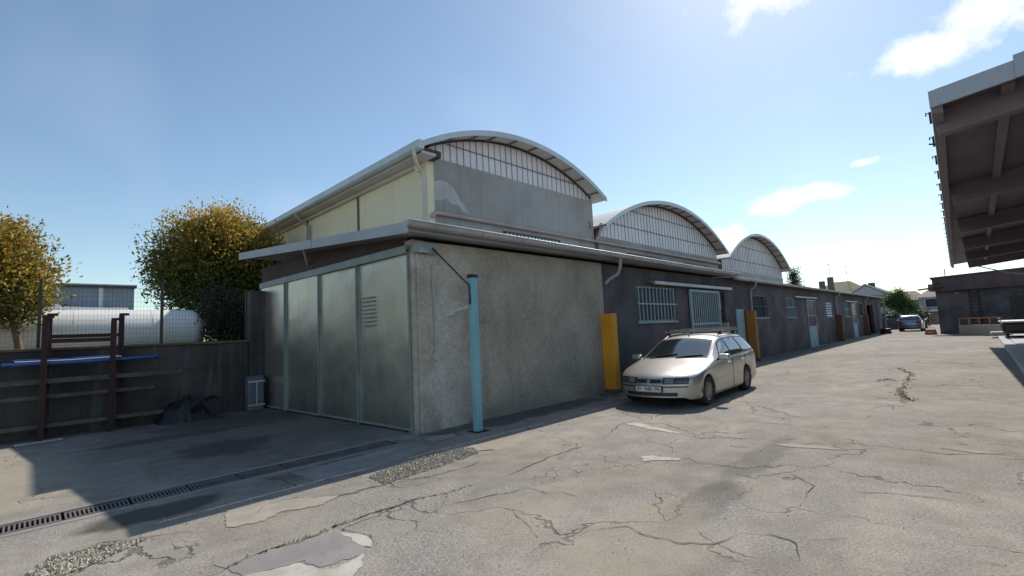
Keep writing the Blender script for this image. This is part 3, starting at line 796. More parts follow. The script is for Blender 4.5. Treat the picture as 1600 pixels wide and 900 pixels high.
# blue post with its stay
bp = thing('blue_post', (5.25, 6.07, 0), 'light blue square steel post standing in front of the grey plaster wall', 'post')
MB().box(5.19, 5.31, 6.01, 6.13, -.1, 2.58).build('post', M['teal'], bp, bevel=.012)
MB().box(5.182, 5.318, 6.002, 6.138, 2.55, 2.61).build('cap', M['black'], bp, bevel=.006)
MB().tube([(4.86, 6.70, 3.16), (5.02, 6.38, 2.78), (5.18, 6.08, 2.42), (5.17, 6.07, 2.1)], .016, 8).build('stay', M['dark_steel'], bp, smooth=True)
ar = MB().bar((5.18, 6.10, 2.06), (5.08, 6.42, 2.00), .07, .06).build('arm', M['concrete_pale'], bp, bevel=.01)
MB().bar((5.10, 6.36, 1.985), (5.05, 6.55, 1.955), .10, .09).build('lamp_head', M['concrete_pale'], ar, bevel=.015)
MB().box(5.12, 5.38, 5.94, 6.2, -.02, .012).build('base_plate', M['rust'], bp)

# ---------------------------------------------------------------- vaulted halls
def arc(xa, xb, zs, za, n=48):
    w = (xb - xa) / 2; h = za - zs; rr = (w * w + h * h) / (2 * h); cx = (xa + xb) / 2; cz = za - rr
    a0 = math.asin(w / rr)
    return lambda x: cz + math.sqrt(max(rr * rr - (x - cx) ** 2, 0)), [(cx + rr * math.sin(-a0 + 2 * a0 * k / n), cz + rr * math.cos(-a0 + 2 * a0 * k / n)) for k in range(n + 1)]
def hall(label, x0, x1, xa, xb, zs, za, zp, npan, wallmat, panmat, girts, yend, nrib, left, ygb=10.0):
    H = thing('vaulted_hall', ((x0 + x1) / 2, 10, 0), label, 'hall', 'vaulted halls behind the low warehouse')
    top, pts = arc(xa, xb, zs, za)
    th = .07
    inner = lambda x: top(x) - th - .02
    # gable wall
    MB().box(x0, x1, ygb, ygb + .25, -.2, zp).build('gable_wall', M[wallmat], H)
    MB().prism([(x0, zp)] + [(x0 + (x1 - x0) * k / 30, inner(x0 + (x1 - x0) * k / 30) - .05) for k in range(31)] + [(x1, zp)], 'y', ygb + .10, ygb + .14).build('backing', M['mullion'], H)
    # cladding strips, each its own
    pit = (x1 - x0 - .2) / npan
    for k in range(npan):
        a = x0 + .1 + k * pit + .007; b = a + pit - .014
        ta, tb = inner(a) - .03, inner(b) - .03
        if min(ta, tb) < zp + .03: continue
        yy = ygb + .03 + rng.uniform(-.004, .004)
        MB().prism([(a, zp + .003), (b, zp + .003), (b, tb), (a, ta)], 'y', yy, yy + .02).build('panel', M[panmat], H)
    mw = .007 if npan < 35 else .005
    for k in range(npan + 1):
        a = x0 + .1 + k * pit
        if inner(a) - .03 < zp + .05: continue
        MB().box(a - mw, a + mw, ygb + .015, ygb + .08, zp + .003, inner(a) - .02).build('mullion', M['mullion'], H)
    for z in girts:
        xl = [x0 + (x1 - x0) * k / 200 for k in range(201) if inner(x0 + (x1 - x0) * k / 200) > z + .05]
        if xl: MB().box(xl[0], xl[-1], ygb - .005, ygb + .014, z - .01, z + .01).build('girt', M['mullion'], H)
    # curved roof with overhanging front
    yf = ygb - .5
    rows = [[(p[0], yf, p[1]) for p in pts], [(p[0], yend, p[1]) for p in pts]]
    und = [[(p[0], yend, p[1] - th) for p in pts], [(p[0], yf, p[1] - th) for p in pts]]
    rf = MB().grid(rows + und + [rows[0]]).build('roof', M['white_sheet'], H, smooth=50)
    sp = MB().grid([[(p[0], yf + .02, p[1] - th - .006) for p in pts], [(p[0], ygb + .1, p[1] - th - .006) for p in pts]]).build('soffit', M['soffit'], rf, smooth=60)
    tr = MB()
    rows = []
    for (dy, dz) in ((-.03, .025), (-.03, -.13), (0, -.13), (0, .025), (-.03, .025)):
        rows.append([(p[0], yf + dy, p[1] + dz) for p in pts])
    tr.grid(rows).build('edge_trim', M['trim_blue'], rf, smooth=50)
    for k in range(nrib):
        i = int((k + .5) * 48 / nrib); p = pts[i]; q = pts[min(i + 1, 48)]
        tx = Vector((q[0] - p[0], 0, q[1] - p[1])).normalized(); nz_ = Vector((-tx.z, 0, tx.x))
        MB().obox(Vector((p[0], yf + .02, p[1] - th - .012)) - nz_ * .045, tx, (0, 1, 0), nz_, .035, .60, .04).build('rib', M['mullion'], rf)
    rows = [[(p[0], ygb - .03, p[1] - th - .014), (p[0], ygb + .03, p[1] - th - .014), (p[0], ygb + .03, p[1] - th - .06), (p[0], ygb - .03, p[1] - th - .06), (p[0], ygb - .03, p[1] - th - .014)] for p in pts if x0 < p[0] < x1]
    MB().grid(rows).build('arch_angle', M['dark_steel'], H)
    MB().box(x1 - .25, x1, ygb + .251, yend - .3, -.2, zs - .1).build('side_wall', M[wallmat], H)
    if left: MB().box(x0 + .001, x0 + .25, ygb + .251, yend - .3, -.2, zs - .12).build('side_wall', M['cream'], H)
    MB().box(x0 + .26, x1 - .26, yend - .5, yend - .3, -.2, zs).build('back_wall', M[wallmat], H)
    return H, top
H1, top1 = hall('nearest and tallest vaulted hall, grey gable with white panels and a cream side wall', 7.2, 14.75, 6.67, 14.97, 6.42, 7.55, 6.37, 30, 'gable_grey', 'panel_white', [6.86], 32, 10, True)
H2, top2 = hall('middle vaulted hall with wide gable of narrow whitish cladding strips', 15.05, 26.6, 14.80, 26.86, 5.42, 7.13, 5.10, 42, 'gable_grey', 'panel_white', [5.72, 6.45], 32, 16, False)
H3, top3 = hall('farthest vaulted hall with pale stained gable beyond the middle one', 27.1, 38.7, 26.92, 38.98, 5.16, 7.08, 4.6, 42, 'gable_pale', 'panel_lilac', [5.3, 6.2], 32, 16, False)
# hall 1 extras
r_p = random.Random(3)
raw = [(7.425, 5.18), (7.425, 5.72), (7.7, 5.80), (7.95, 5.74), (8.15, 5.60), (8.3, 5.36), (8.5, 5.16), (8.66, 4.93), (8.40, 5.02), (8.2, 5.2), (8.05, 5.16), (7.85, 5.28), (7.65, 5.22)]
patch_pts = []
for a, b in zip(raw, raw[1:] + raw[:1]):
    for k in range(6):
        patch_pts.append((max(7.425, a[0] + (b[0] - a[0]) * k / 6 + r_p.gauss(0, .012)), a[1] + (b[1] - a[1]) * k / 6 + r_p.gauss(0, .014)))
MB().prism(patch_pts, 'y', 9.994, 10.0 - .0005).build('skim_patch', M['skim'], H1)
MB().box(7.195, 7.42, 9.985, 10.3, 2.5, 6.28).build('corner_pilaster', M['cream'], H1, bevel=.01)
MB().box(6.75, 7.42, 9.62, 9.98, 6.22, 6.40).build('corner_bracket', M['roof_brown'], H1, bevel=.02)
gt = MB().prism([(6.58, 6.47), (6.58, 6.29), (6.62, 6.25), (6.74, 6.25), (6.76, 6.33), (6.72, 6.47)], 'y', 9.44, 32).build('eave_gutter', M['trim_blue'], H1)
MB().box(6.77, 7.19, 9.55, 31.8, 6.20, 6.26).build('eave_soffit', M['soffit'], H1)
MB().box(7.08, 7.198, 10.3, 31.5, 6.10, 6.20).build('wall_beam', M['soffit'], H1)
for y in (13.7, 17.6, 21.5, 25.4): MB().box(7.17, 7.199, y - .05, y + .05, 2.5, 6.1).build('joint', M['roof_moss'], H1)
pipe([(6.60, 9.66, 6.28), (6.60, 9.66, 6.12), (6.72, 9.75, 5.96), (6.98, 9.92, 5.86), (7.06, 9.94, 5.7), (7.07, 9.93, 4.0)], .05, 'white_pipe', H1)
pipe([(6.60, 17.2, 6.28), (6.60, 17.2, 6.15), (6.85, 17.25, 5.95), (7.1, 17.3, 5.85), (7.12, 17.3, 4)], .05, 'grey_pipe', H1)
MB().tube([(7.02, 10.15, 6.12), (7.02, 10.15, 5.92)], .06, 10).build('floodlight', M['cream'], H1)
pipe([(7.30, 9.95, 4.70), (7.36, 9.92, 4.80), (7.45, 9.91, 4.83), (26.6, 9.91, 4.83)], .055, 'copper_pipe', H1, 'long_pipe')
def vent(H, x0, x1, z0, z1, y=10.0):
    f = MB().box(x0, x1, y - .03, y - .001, z1 - .04, z1).box(x0, x1, y - .03, y - .001, z0, z0 + .03).box(x0, x0 + .04, y - .03, y - .001, z0 + .03, z1 - .04).box(x1 - .04, x1, y - .03, y - .001, z0 + .03, z1 - .04)
    o = f.build('vent', M['dark_steel'], H)
    MB().box(x0 + .04, x1 - .04, y - .008, y - .002, z0 + .03, z1 - .04).build('pane', M['panel_white'], o)
    n = int((x1 - x0) / .16)
    for k in range(n):
        x = x0 + (x1 - x0) * (k + .5) / n
        MB().box(x - .022, x + .022, y - .025, y - .009, z0 + .03, z1 - .04).build('bar', M['dark_steel'], o)
vent(H1, 9.95, 12.65, 4.25, 4.66); vent(H2, 17.0, 19.8, 4.2, 4.62); vent(H2, 22.3, 25.2, 4.2, 4.60)
pipe([(14.90, 9.75, 5.52), (14.92, 9.8, 5.3), (14.85, 9.85, 5.05), (14.7, 9.88, 4.86)], .06, 'copper_pipe', H2)
def text(s, size, mat, name, parent, origin, xdir, ydir, depth=.003):
    cu = bpy.data.curves.new(name, 'FONT'); cu.body = s; cu.size = size; cu.extrude = depth; cu.align_x = 'CENTER'; cu.align_y = 'CENTER'
    t = bpy.data.objects.new('tmp', cu); col.objects.link(t)
    dg = bpy.context.evaluated_depsgraph_get()
    me = bpy.data.meshes.new_from_object(t.evaluated_get(dg))
    bpy.data.objects.remove(t); bpy.data.curves.remove(cu)
    me.name = name; me.materials.clear(); me.materials.append(mat)
    X = Vector(xdir).normalized(); Y = Vector(ydir).normalized(); Zv = X.cross(Y)
    me.transform(Matrix.Translation(origin) @ Matrix((X, Y, Zv)).transposed().to_4x4())
    return link_mesh(name, me, parent)
text('2', .32, M['black'], 'painted_number', H1, Vector((14.5, 9.994, 5.42)) - WL[H1.name], (1, 0, 0), (0, 0, 1))
# ---------------------------------------------------------------- retaining wall, fence
rw = thing('retaining_wall', (-4, 13.2, 0), 'dark stained concrete retaining wall at the back of the yard', 'wall')
MB().box(-16, 3.86, 13.1, 13.4, -.3, 1.66).build('wall', M['concrete'], rw, bevel=.02)
MB().box(-16, 3.86, 13.06, 13.46, 1.66, 1.72).build('coping', M['soil'], rw, bevel=.015)
MB().box(3.86, 4.28, 12.98, 13.42, -.3, 2.95).build('pier', M['concrete'], rw, bevel=.015)
for z in (.52, 1.1):
    MB().box(-15.9, 3.85, 13.085, 13.098, z, z + .03).build('board_mark', M['concrete'], rw)
fc = thing('mesh_fence', (-4, 13.28, 1.72), 'dark green wire mesh fence standing on the retaining wall', 'fence')
for k in range(9):
    x = 2.1 - 1.98 * k
    MB().box(x - .025, x + .025, 13.26, 13.31, 1.6, 3.1).build('post', M['leafpost'] if 'leafpost' in M else M['dark_steel'], fc)
MB().box(3.83, 3.88, 13.26, 13.31, 1.72, 3.0).build('post', M['dark_steel'], fc)
for k in range(-1, 8):
    xa = 2.1 - 1.98 * (k + 1) + .03; xb = (2.1 - 1.98 * k - .03) if k >= 0 else 3.82
    if k == -1: xa = 2.13
    wm = MB()
    n = int((xb - xa) / .06)
    for i in range(n + 1):
        x = xa + (xb - xa) * i / n
        wm.box(x - .0013, x + .0013, 13.283, 13.286, 1.74, 2.98)
    for i in range(13):
        z = 1.76 + i * .1
        wm.box(xa, xb, 13.2865, 13.289, z - .0015, z + .0015)
    wm.build('wire_panel', M['dark_steel'], fc)['kind'] = 'stuff'

# ---------------------------------------------------------------- rack with stock along the wall
rk = thing('steel_rack', (.7, 12.7, 0), 'rust red cantilever steel rack in front of the retaining wall', 'rack')
for (x, y, zt) in ((.20, 12.62, 2.28), (1.20, 12.62, 2.22), (1.36, 12.98, 2.34), (.26, 12.98, 2.34)):
    p = MB().box(x - .045, x + .045, y - .045, y + .045, 0, zt).build('upright', M['rust'], rk, bevel=.006)
    MB().box(x - .04, x + .12, y - .045, y + .045, zt + .001, zt + .05).build('hook', M['rust'], p)
MB().box(.245, 1.155, 12.585, 12.655, 1.80, 1.88).build('crossbar', M['rust'], rk)
MB().box(.305, 1.315, 12.945, 13.015, 1.90, 1.97).build('crossbar', M['rust'], rk)
for x in (.20, 1.20):
    for z in (1.32, .98, .70, .16):
        MB().box(x - .03, x + .03, 12.665, 12.935, z, z + .06).build('arm', M['rust'], rk)
def stockbar(x0, x1, y, z, w, h, mat, label, name='steel_beam', prof='box'):
    m = MB()
    if prof == 'ch':
        m.box(x0, x1, y, y + .012, z, z + h).box(x0, x1, y + .012, y + w, z, z + .012).box(x0, x1, y + .012, y + w, z + h - .012, z + h)
    elif prof == 'tube': m.tube([(x0, y, z), ((x0 + x1) / 2, y, z - .01), (x1, y, z + .01)], w, 10)
    else: m.box(x0, x1, y, y + w, z, z + h)
    return tag(m.build(name, M[mat], smooth=prof == 'tube'), label, 'beam' if prof != 'tube' else 'pipe', 'stock on the rack')
stockbar(-.25, 1.9, 12.70, 1.425, .035, 0, 'blue_tarp', 'front blue plastic-wrapped bar on the rack', 'blue_pipe', 'tube')
stockbar(-.35, 1.75, 12.78, 1.425, .035, 0, 'blue_tarp', 'middle blue plastic-wrapped bar on the rack', 'blue_pipe', 'tube')
stockbar(-.15, 2.0, 12.86, 1.43, .035, 0, 'blue_tarp', 'blue plastic-wrapped bar nearest the wall on the rack', 'blue_pipe', 'tube')
stockbar(-.2, 1.3, 12.74, 1.49, .028, 0, 'blue_tarp', 'upper blue plastic-wrapped bar resting on the others', 'blue_pipe', 'tube')
stockbar(-.18, 1.35, 12.695, 1.475, .010, 0, 'white', 'thin white tube lying on the blue bars', 'white_tube', 'tube')
stockbar(-2.3, 2.4, 12.68, 1.042, .16, .09, 'steel', 'upper dark steel channel on the rack', prof='ch')
stockbar(-1.2, 1.9, 12.69, .762, .14, .07, 'steel', 'second steel channel on the rack below the upper one', prof='ch')
stockbar(-2.8, 2.3, 12.67, .222, .2, .07, 'wood', 'long timber beam on the lowest rack arm', prof='box')
stockbar(-2.2, .0, 12.68, .62 + .142, .12, .06, 'steel', 'short steel channel at the left end of the rack', prof='ch')
bo = MB().obox((-.12, 12.16, .01), (.99, .12, 0), (-.12, .99, 0), (0, 0, 1), .62, .12, .03)
tag(bo.build('pale_board', M['pale_patch'], bevel=.004), 'short pale board lying on the ground before the rack', 'board')
# heap of black sheeting and hose
hp = thing('black_heap', (2.5, 12.7, 0), 'low heap of black plastic sheeting and hose against the retaining wall', 'heap')
rows = []
r9 = random.Random(21)
for i in range(17):
    row = []
    for j in range(11):
        u = i / 16; v = j / 10
        h = .58 * (math.sin(math.pi * v) ** .7) * (math.sin(math.pi * u ** .75) ** .8) * (.55 + .5 * u)
        h *= 1 + .35 * math.sin(u * 19 + v * 5) * math.sin(v * 9 + u * 4)
        row.append((1.95 + 1.02 * u + r9.gauss(0, .02), 12.42 + .62 * v + r9.gauss(0, .02), max(h, 0) + r9.random() * .03 - .01))
    rows.append(row)
MB().grid(rows).build('sheeting', M['black'], hp, smooth=60)
for k in range(4):
    cx, cy, rr, tl = 2.72 + k * .06, 12.44 + .03 * k, .20 + .03 * k, .3 + .25 * k
    MB().tube([(cx + rr * math.cos(a), cy + .06 * math.sin(a * 2) - .03 * k, .24 + rr * math.sin(a) * math.cos(tl * .5)) for a in [i * 2 * math.pi / 20 for i in range(21)]], .016, 6, False).build('hose', M['black'], hp, smooth=True)
MB().obox((2.86, 12.33, .01), (.6, .1, .79), (.1, 1, 0), (-.79, 0, .6), .14, .05, .012).build('steel_scrap', M['steel'], hp)
# blue-grey canister by the pier
bx = thing('plastic_cabinet', (3.91, 12.85, 0), 'blue grey plastic cabinet with raised bands standing by the concrete pier', 'cabinet')
MB().box(3.73, 4.09, 12.68, 12.96, .0, .80).build('body', M['bluegrey'], bx, bevel=.03)
for z in (.70, .14): MB().box(3.72, 4.10, 12.665, 12.679, z - .02, z + .02).build('band', M['zinc'], bx)
MB().box(3.90, 3.935, 12.655, 12.664, .16, .68).build('bolt_bar', M['zinc'], bx)
MB().box(3.75, 4.07, 12.70, 12.94, .801, .83).build('lid', M['bluegrey'], bx, bevel=.01)

# ---------------------------------------------------------------- gas tank
tk = thing('gas_tank', (.6, 16.4, 1.42), 'big white horizontal gas tank behind the mesh fence', 'tank')
prof = []
TX0, TX1, TR, TZ = -2.4, 3.62, .62, 2.07
for k in range(9):
    a = math.pi / 2 * k / 8; prof.append((TR * math.sin(a), TX0 + .42 * (1 - math.cos(a))))
for k in range(8, -1, -1):
    a = math.pi / 2 * k / 8; prof.append((TR * math.sin(a), TX1 - .42 * (1 - math.cos(a))))
MB().lathe(prof, (0, 16.4, TZ), 'x', 40).build('shell', M['tank'], tk, smooth=True)
for x in (-1.0, 2.9): MB().box(x - .12, x + .12, 16.0, 16.8, 1.4, 1.70).build('saddle', M['concrete_pale'], tk)
for x in (.42, 2.55):
    MB().tube([(x + .09 * math.cos(a), 16.4, TZ + TR + .03 + .09 * math.sin(a)) for a in [math.pi * i / 8 for i in range(9)]], .022, 8).build('lifting_lug', M['white'], tk, smooth=True)
for x in (.75, 2.32): MB().lathe([(TR + .004, x - .012), (TR + .006, x), (TR + .004, x + .012)], (0, 16.4, TZ), 'x', 40).build('weld_seam', M['tank'], tk, smooth=True)

# ---------------------------------------------------------------- foliage
def leaves(mat, blobs, n, size, seed, young=lambda p, o, r: 0, name='crown', parent=None, hollow=.55):
    """many small leaf faces in clumps spread through ellipsoid blobs (cx,cy,cz,rx,ry,rz,weight)"""
    r = np.random.default_rng(seed)
    w = np.array([b[6] for b in blobs], float); w /= w.sum()
    V = np.zeros((n * 4, 3)); T = np.zeros((n, 4), 'f4')
    per = 26
    nc = n // per
    idx = 0
    for c in range(nc):
        b = blobs[r.choice(len(blobs), p=w)]
        d = r.normal(size=3); d /= np.linalg.norm(d)
        rad = (hollow + (1 - hollow) * r.random()) if r.random() < .85 else r.random()
        rad *= 1 + .13 * r.normal()
        ctr = np.array(b[:3]) + d * rad * np.array(b[3:6])
        cs = size * r.uniform(1.3, 3.6)
        lum = np.clip(r.normal(.5, .25), 0, 1)
        y0 = young(ctr, rad, r)
        k = per
        pos = ctr + np.clip(r.normal(size=(k, 3)), -1.5, 1.5) * cs * .75
        out = d * .7 + np.array([0, 0, .35])
        a = r.normal(size=(k, 3)) * .8 + out; a /= np.linalg.norm(a, axis=1)[:, None]
        s = r.normal(size=(k, 3)); s -= a * (s * a).sum(1)[:, None]; s /= np.linalg.norm(s, axis=1)[:, None]
        L = size * r.uniform(.6, 1.25, (k, 1)); W = L * .24
        nrm = np.cross(a, s) * L * .12
        i0 = idx * 4
        V[i0:i0 + k * 4:4] = pos - a * L * .5
        V[i0 + 1:i0 + k * 4:4] = pos + s * W + nrm
        V[i0 + 2:i0 + k * 4:4] = pos + a * L * .5
        V[i0 + 3:i0 + k * 4:4] = pos - s * W + nrm
        T[idx:idx + k, 0] = np.clip(lum + r.normal(0, .18, k), 0, 1)
        T[idx:idx + k, 1] = np.clip(y0 + r.normal(0, .15, k), 0, 1) * (y0 > .02)
        T[idx:idx + k, 3] = 1
        idx += k
    n = idx
    V = V[:n * 4]; T = T[:n]
    off = np.array(WL[parent.name]) if parent else np.zeros(3)
    me = bpy.data.meshes.new(name)
    me.vertices.add(n * 4); me.vertices.foreach_set('co', (V - off).ravel())
    me.loops.add(n * 4); me.loops.foreach_set('vertex_index', np.arange(n * 4))
    me.polygons.add(n); me.polygons.foreach_set('loop_start', np.arange(0, n * 4, 4)); me.polygons.foreach_set('loop_total', np.full(n, 4))
    me.update(calc_edges=True)
    at = me.attributes.new('tint', 'FLOAT_COLOR', 'FACE'); at.data.foreach_set('color', T.ravel())
    me.materials.append(mat)
    return link_mesh(name, me, parent)
def tree(name, base, label, group, blobs, n, size, seed, mat, trunk, young, limbs=7, cat='tree'):
    t = thing(name, base, label, cat, group)
    tb = MB().tube(trunk, [.085 * (1 - .45 * i / (len(trunk) - 1)) for i in range(len(trunk))], 10)
    tr = tb.build('trunk', M['bark'], t, smooth=True)
    r = random.Random(seed)
    top = Vector(trunk[-1])
    for k in range(limbs):
        b = blobs[k % len(blobs)]
        e = Vector((b[0] + r.uniform(-.6, .6) * b[3], b[1] + r.uniform(-.6, .6) * b[4], b[2] + r.uniform(-.4, .7) * b[5]))
        s = Vector(trunk[-2]).lerp(top, r.random())
        mid = s.lerp(e, .5) + Vector((r.uniform(-.1, .1), r.uniform(-.1, .1), .1))
        MB().tube([s, mid, e], [.045, .03, .012], 7).build('limb', M['bark'], tr, smooth=True)
    leaves(mat, blobs, n, size, seed, young, 'crown', t)
    return t
def redtip(zlo, zhi):
    def f(p, o, r):
        k = (p[2] - zlo) / (zhi - zlo)
        v = np.clip(k * 1.2 - .2, 0, 1) * (.3 + .7 * min(o, 1)) * r.choice([.15, .5, .9, 1.15])
        return float(np.clip(v, 0, 1))
    return f
tree('photinia_tree', (-.18, 15.4, 1.42), 'red-tipped broadleaf tree at the left edge, orange-tinged, slim leaning trunk', 'red-tipped trees behind the wall',
     [(-.75, 15.4, 3.65, .95, 1.0, .9, 1.2), (-.35, 15.3, 3.15, .72, .8, .72, .8), (-1.2, 15.5, 3.1, .9, .9, .9, .8), (-.6, 15.4, 4.15, .6, .7, .48, .55), (-.25, 15.2, 2.72, .42, .5, .36, .3)], 28000, .10, 3, M['leaf_red'],
     [(-.12, 15.4, 1.40), (-.17, 15.4, 1.8), (-.26, 15.4, 2.3), (-.4, 15.4, 3.0)], redtip(1.5, 4.0))
tree('photinia_tree', (4.75, 19.2, 1.42), 'large dense round tree beside the warehouse, orange-brown on top and dark below', 'red-tipped trees behind the wall',
     [(4.6, 19.1, 4.6, 1.95, 1.7, 1.65, 2.2), (4.85, 19.1, 5.6, 1.35, 1.3, .85, 1.0), (3.45, 19.0, 4.1, .95, 1.0, 1.05, .7), (5.9, 19.1, 4.6, 1.1, 1.2, 1.3, .9), (4.65, 18.8, 3.1, 1.4, 1.3, 1.0, 1.0), (3.95, 18.9, 5.2, 1.0, 1.0, .7, .5)], 52000, .125, 5, M['leaf_red'],
     [(4.75, 19.2, 1.40), (4.73, 19.2, 2.0), (4.75, 19.2, 2.8), (4.75, 19.2, 3.7)], redtip(3.0, 6.2), 10)
sh = thing('dark_shrub', (4.0, 16.0, 1.42), 'dark evergreen shrub between the tank end and the concrete pier', 'shrub')
leaves(M['leaf_dark'], [(4.1, 15.9, 2.05, .62, .7, .8, 1), (4.0, 16.2, 2.7, .5, .6, .6, .5), (4.6, 15.6, 2.2, .6, .7, 1.0, .6)], 13000, .085, 9, name='foliage', parent=sh)
MB().tube([(4.05, 15.9, 1.40), (4.0, 15.9, 1.9), (3.95, 15.95, 2.5)], [.05, .04, .02], 7).build('stem', M['bark'], sh)
# unseen tree further left on the terrace, added for the door's reflection
tree('photinia_tree', (-4.6, 16.4, 1.42), 'unseen red-tipped tree past the left edge of the frame, added for the door reflection', 'red-tipped trees behind the wall',
     [(-4.6, 16.4, 3.9, 1.5, 1.5, 1.5, 2), (-4.9, 16.4, 4.8, .9, .9, .8, 1)], 14000, .11, 13, M['leaf_red'], [(-4.6, 16.4, 1.4), (-4.6, 16.4, 2.2), (-4.6, 16.4, 3.2)], redtip(2.4, 5.2))

# ---------------------------------------------------------------- buildings behind the terrace
sb = thing('metal_shed', (1, 52, 1.4), 'blue grey metal-clad shed with flat roof beyond the tank', 'shed')
MB().box(-8, 6.0, 50, 66, 1.3, 6.75).build('wall', M['shed_blue'], sb)
for k in range(46):
    x = -7.9 + k * .305
    MB().box(x, x + .05, 49.97, 49.999, 3, 6.7).build('rib', M['shed_blue'], sb)
MB().box(-8.2, 6.15, 49.8, 66.2, 6.751, 6.98).build('roof', M['zinc'], sb)
MB().box(3.75, 4.02, 49.88, 49.965, 3, 6.75).build('downpipe', M['white'], sb)
MB().box(-8.1, 6.1, 49.6, 49.79, 6.70, 6.86).build('gutter', M['dark_steel'], sb)
slab([(-8, 45.5, 4.95), (5.2, 45.5, 4.55), (5.6, 49.9, 5.1), (-8, 49.9, 5.5)], .12, 'lean_to_roof', M['zinc'], sb)
MB().box(-8, 5.0, 46.0, 46.2, 1.3, 4.4).build('lean_to_wall', M['roof_slate'], sb)
def house(name, label, x0, x1, y0, y1, zw, zr, wallm, roofm, axis='y', wins=(), chim=(), hip=0.0, over=.4, cat='house', trim=None):
    """pitched-roof house; axis = ridge direction; wins on the face x0: (y, z, w, h)"""
    h = thing(name, ((x0 + x1) / 2, (y0 + y1) / 2, 0), label, cat, 'houses beyond the yard')
    MB().box(x0, x1, y0, y1, -.2, zw).build('wall', M[wallm], h)
    a0, a1, b0, b1 = x0 - over, x1 + over, y0 - over, y1 + over
    if axis == 'y':
        xm = (x0 + x1) / 2
        P = [(a0, b0, zw), (a1, b0, zw), (a1, b1, zw), (a0, b1, zw), (xm, b0 + hip, zr), (xm, b1 - hip, zr)]
        F = [(0, 4, 5, 3), (1, 2, 5, 4), (0, 1, 4), (2, 3, 5), (0, 3, 2, 1)]
    else:
        ym = (y0 + y1) / 2
        P = [(a0, b0, zw), (a1, b0, zw), (a1, b1, zw), (a0, b1, zw), (a0 + hip, ym, zr), (a1 - hip, ym, zr)]
        F = [(0, 1, 5, 4), (2, 3, 4, 5), (0, 4, 3), (1, 2, 5), (0, 3, 2, 1)]
    rf = MB().add(P, F).build('roof', M[roofm], h)
    if axis == 'x' and not hip:
        MB().prism([(y0, zw), (y1, zw), ((y0 + y1) / 2, zw + (zr - zw) * (y1 - y0) / (b1 - b0))], 'x', a0 - .002, a0 + .05).build('gable', M[wallm], h)
        for (ya, yb) in ((b0, (y0 + y1) / 2), (b1, (y0 + y1) / 2)):
            MB().bar((a0 - .06, ya, zw + .02), (a0 - .06, yb, zr + .02), .10, .16).build('bargeboard', M['white'], rf)
    MB().box(a0 - .06, a0 - .003, b0, b1, zw - .12, zw + .0).build('gutter', M[trim or 'zinc'], rf)
    for (cx, cy, cz) in chim:
        c = MB().box(cx - .35, cx + .35, cy - .35, cy + .35, zw, cz).build('chimney', M['roof_slate'], rf)
        MB().box(cx - .42, cx + .42, cy - .42, cy + .42, cz, cz + .12).build('cap', M['roof_tile'], c) if False else None
    for (wy, wz, ww, wh) in wins:
        w = MB().box(x0 - .06, x0 - .002, wy - ww / 2 - .1, wy + ww / 2 + .1, wz - .08, wz + wh + .1).build('window', M['white'], h)
        MB().box(x0 - .075, x0 - .061, wy - ww / 2, wy + ww / 2, wz, wz + wh).build('pane', M['glass'], w)
    return h
def antenna(pos, hgt, label):
    a = thing('tv_antenna', pos, label, 'antenna', 'roof antennas')
    x, y, z = pos
    MB().tube([(x, y, z), (x, y, z + hgt)], .03, 6).build('mast', M['steel'], a)
    MB().tube([(x, y - .7, z + hgt - .15), (x, y + .7, z + hgt - .15)], .02, 6).build('boom', M['steel'], a)
    for k in range(6): MB().tube([(x - .35, y - .6 + .24 * k, z + hgt - .15), (x + .35, y - .6 + .24 * k, z + hgt - .15)], .012, 5).build('element', M['steel'], a)
    MB().tube([(x, y - .35, z + hgt * .55), (x, y + .35, z + hgt * .55)], .02, 6).build('boom', M['steel'], a)
house('villa', 'villa with broad mossy hipped roof and two chimneys behind the low warehouse', 80, 92, 10.2, 18.6, 4.3, 6.9, 'house_tan', 'roof_moss', 'y', [(13, 1.2, 1, 1.3)], [(84.5, 16.6, 7.1), (83.0, 15.2, 7.5)], 3.5)
antenna((83.0, 15.2, 7.5), 2.1, 'tv antenna on the left chimney of the mossy roof')
antenna((86, 13.6, 6.7), 2.6, 'taller tv antenna on the ridge of the mossy roof')
house('gable_house', 'pale grey gabled house with slate roof and white bargeboards', 78, 90, 8.45, 12.4, 4.35, 5.75, 'house_grey', 'roof_slate', 'x', [(9.2, 2.6, .8, 1.1), (9.2, .5, .8, 1.2), (11, 2.6, .8, 1.1)], [(80, 10.0, 6.0)], 0)
house('pink_house', 'low pinkish house behind the small green tree', 96, 106, 5.9, 10.2, 3.7, 5.25, 'house_pink', 'roof_tile', 'y', [(7.0, 2.0, 1, 1.2), (9.2, 2.0, 1, 1.2)], [], 1.5)
house('tan_house', 'tan two-storey house with brown hipped roof by the dark shed', 88, 98, .6, 5.9, 3.8, 5.2, 'house_pink', 'roof_brown', 'y', [(4.6, 2.4, 1.2, 1.1), (2.6, 2.4, 1, 1.1)], [(92, 4.6, 5.7)], 1.6)
pc = thing('porch', (86, 4, 0), 'low porch with white beam in front of the tan house', 'porch')
MB().box(85.6, 87.9, 1.0, 5.6, 1.75, 2.0).build('roof', M['white'], pc)
for y in (1.2, 3.4, 5.4): MB().box(85.7, 85.95, y - .12, y + .12, 0, 1.75).build('column', M['house_pink'], pc)
bw = MB().box(64, 64.3, 4.6, 26, -.1, 1.05).box(63.97, 64.33, 4.6, 26, 1.05, 1.13)
tag(bw.build('boundary_wall', M['dark_paint'], bevel=.02), 'low dark boundary wall at the far end of the yard', 'wall')
hg = thing('hedge', (66, 8, 0), 'dark green hedge behind the far boundary wall', 'hedge')
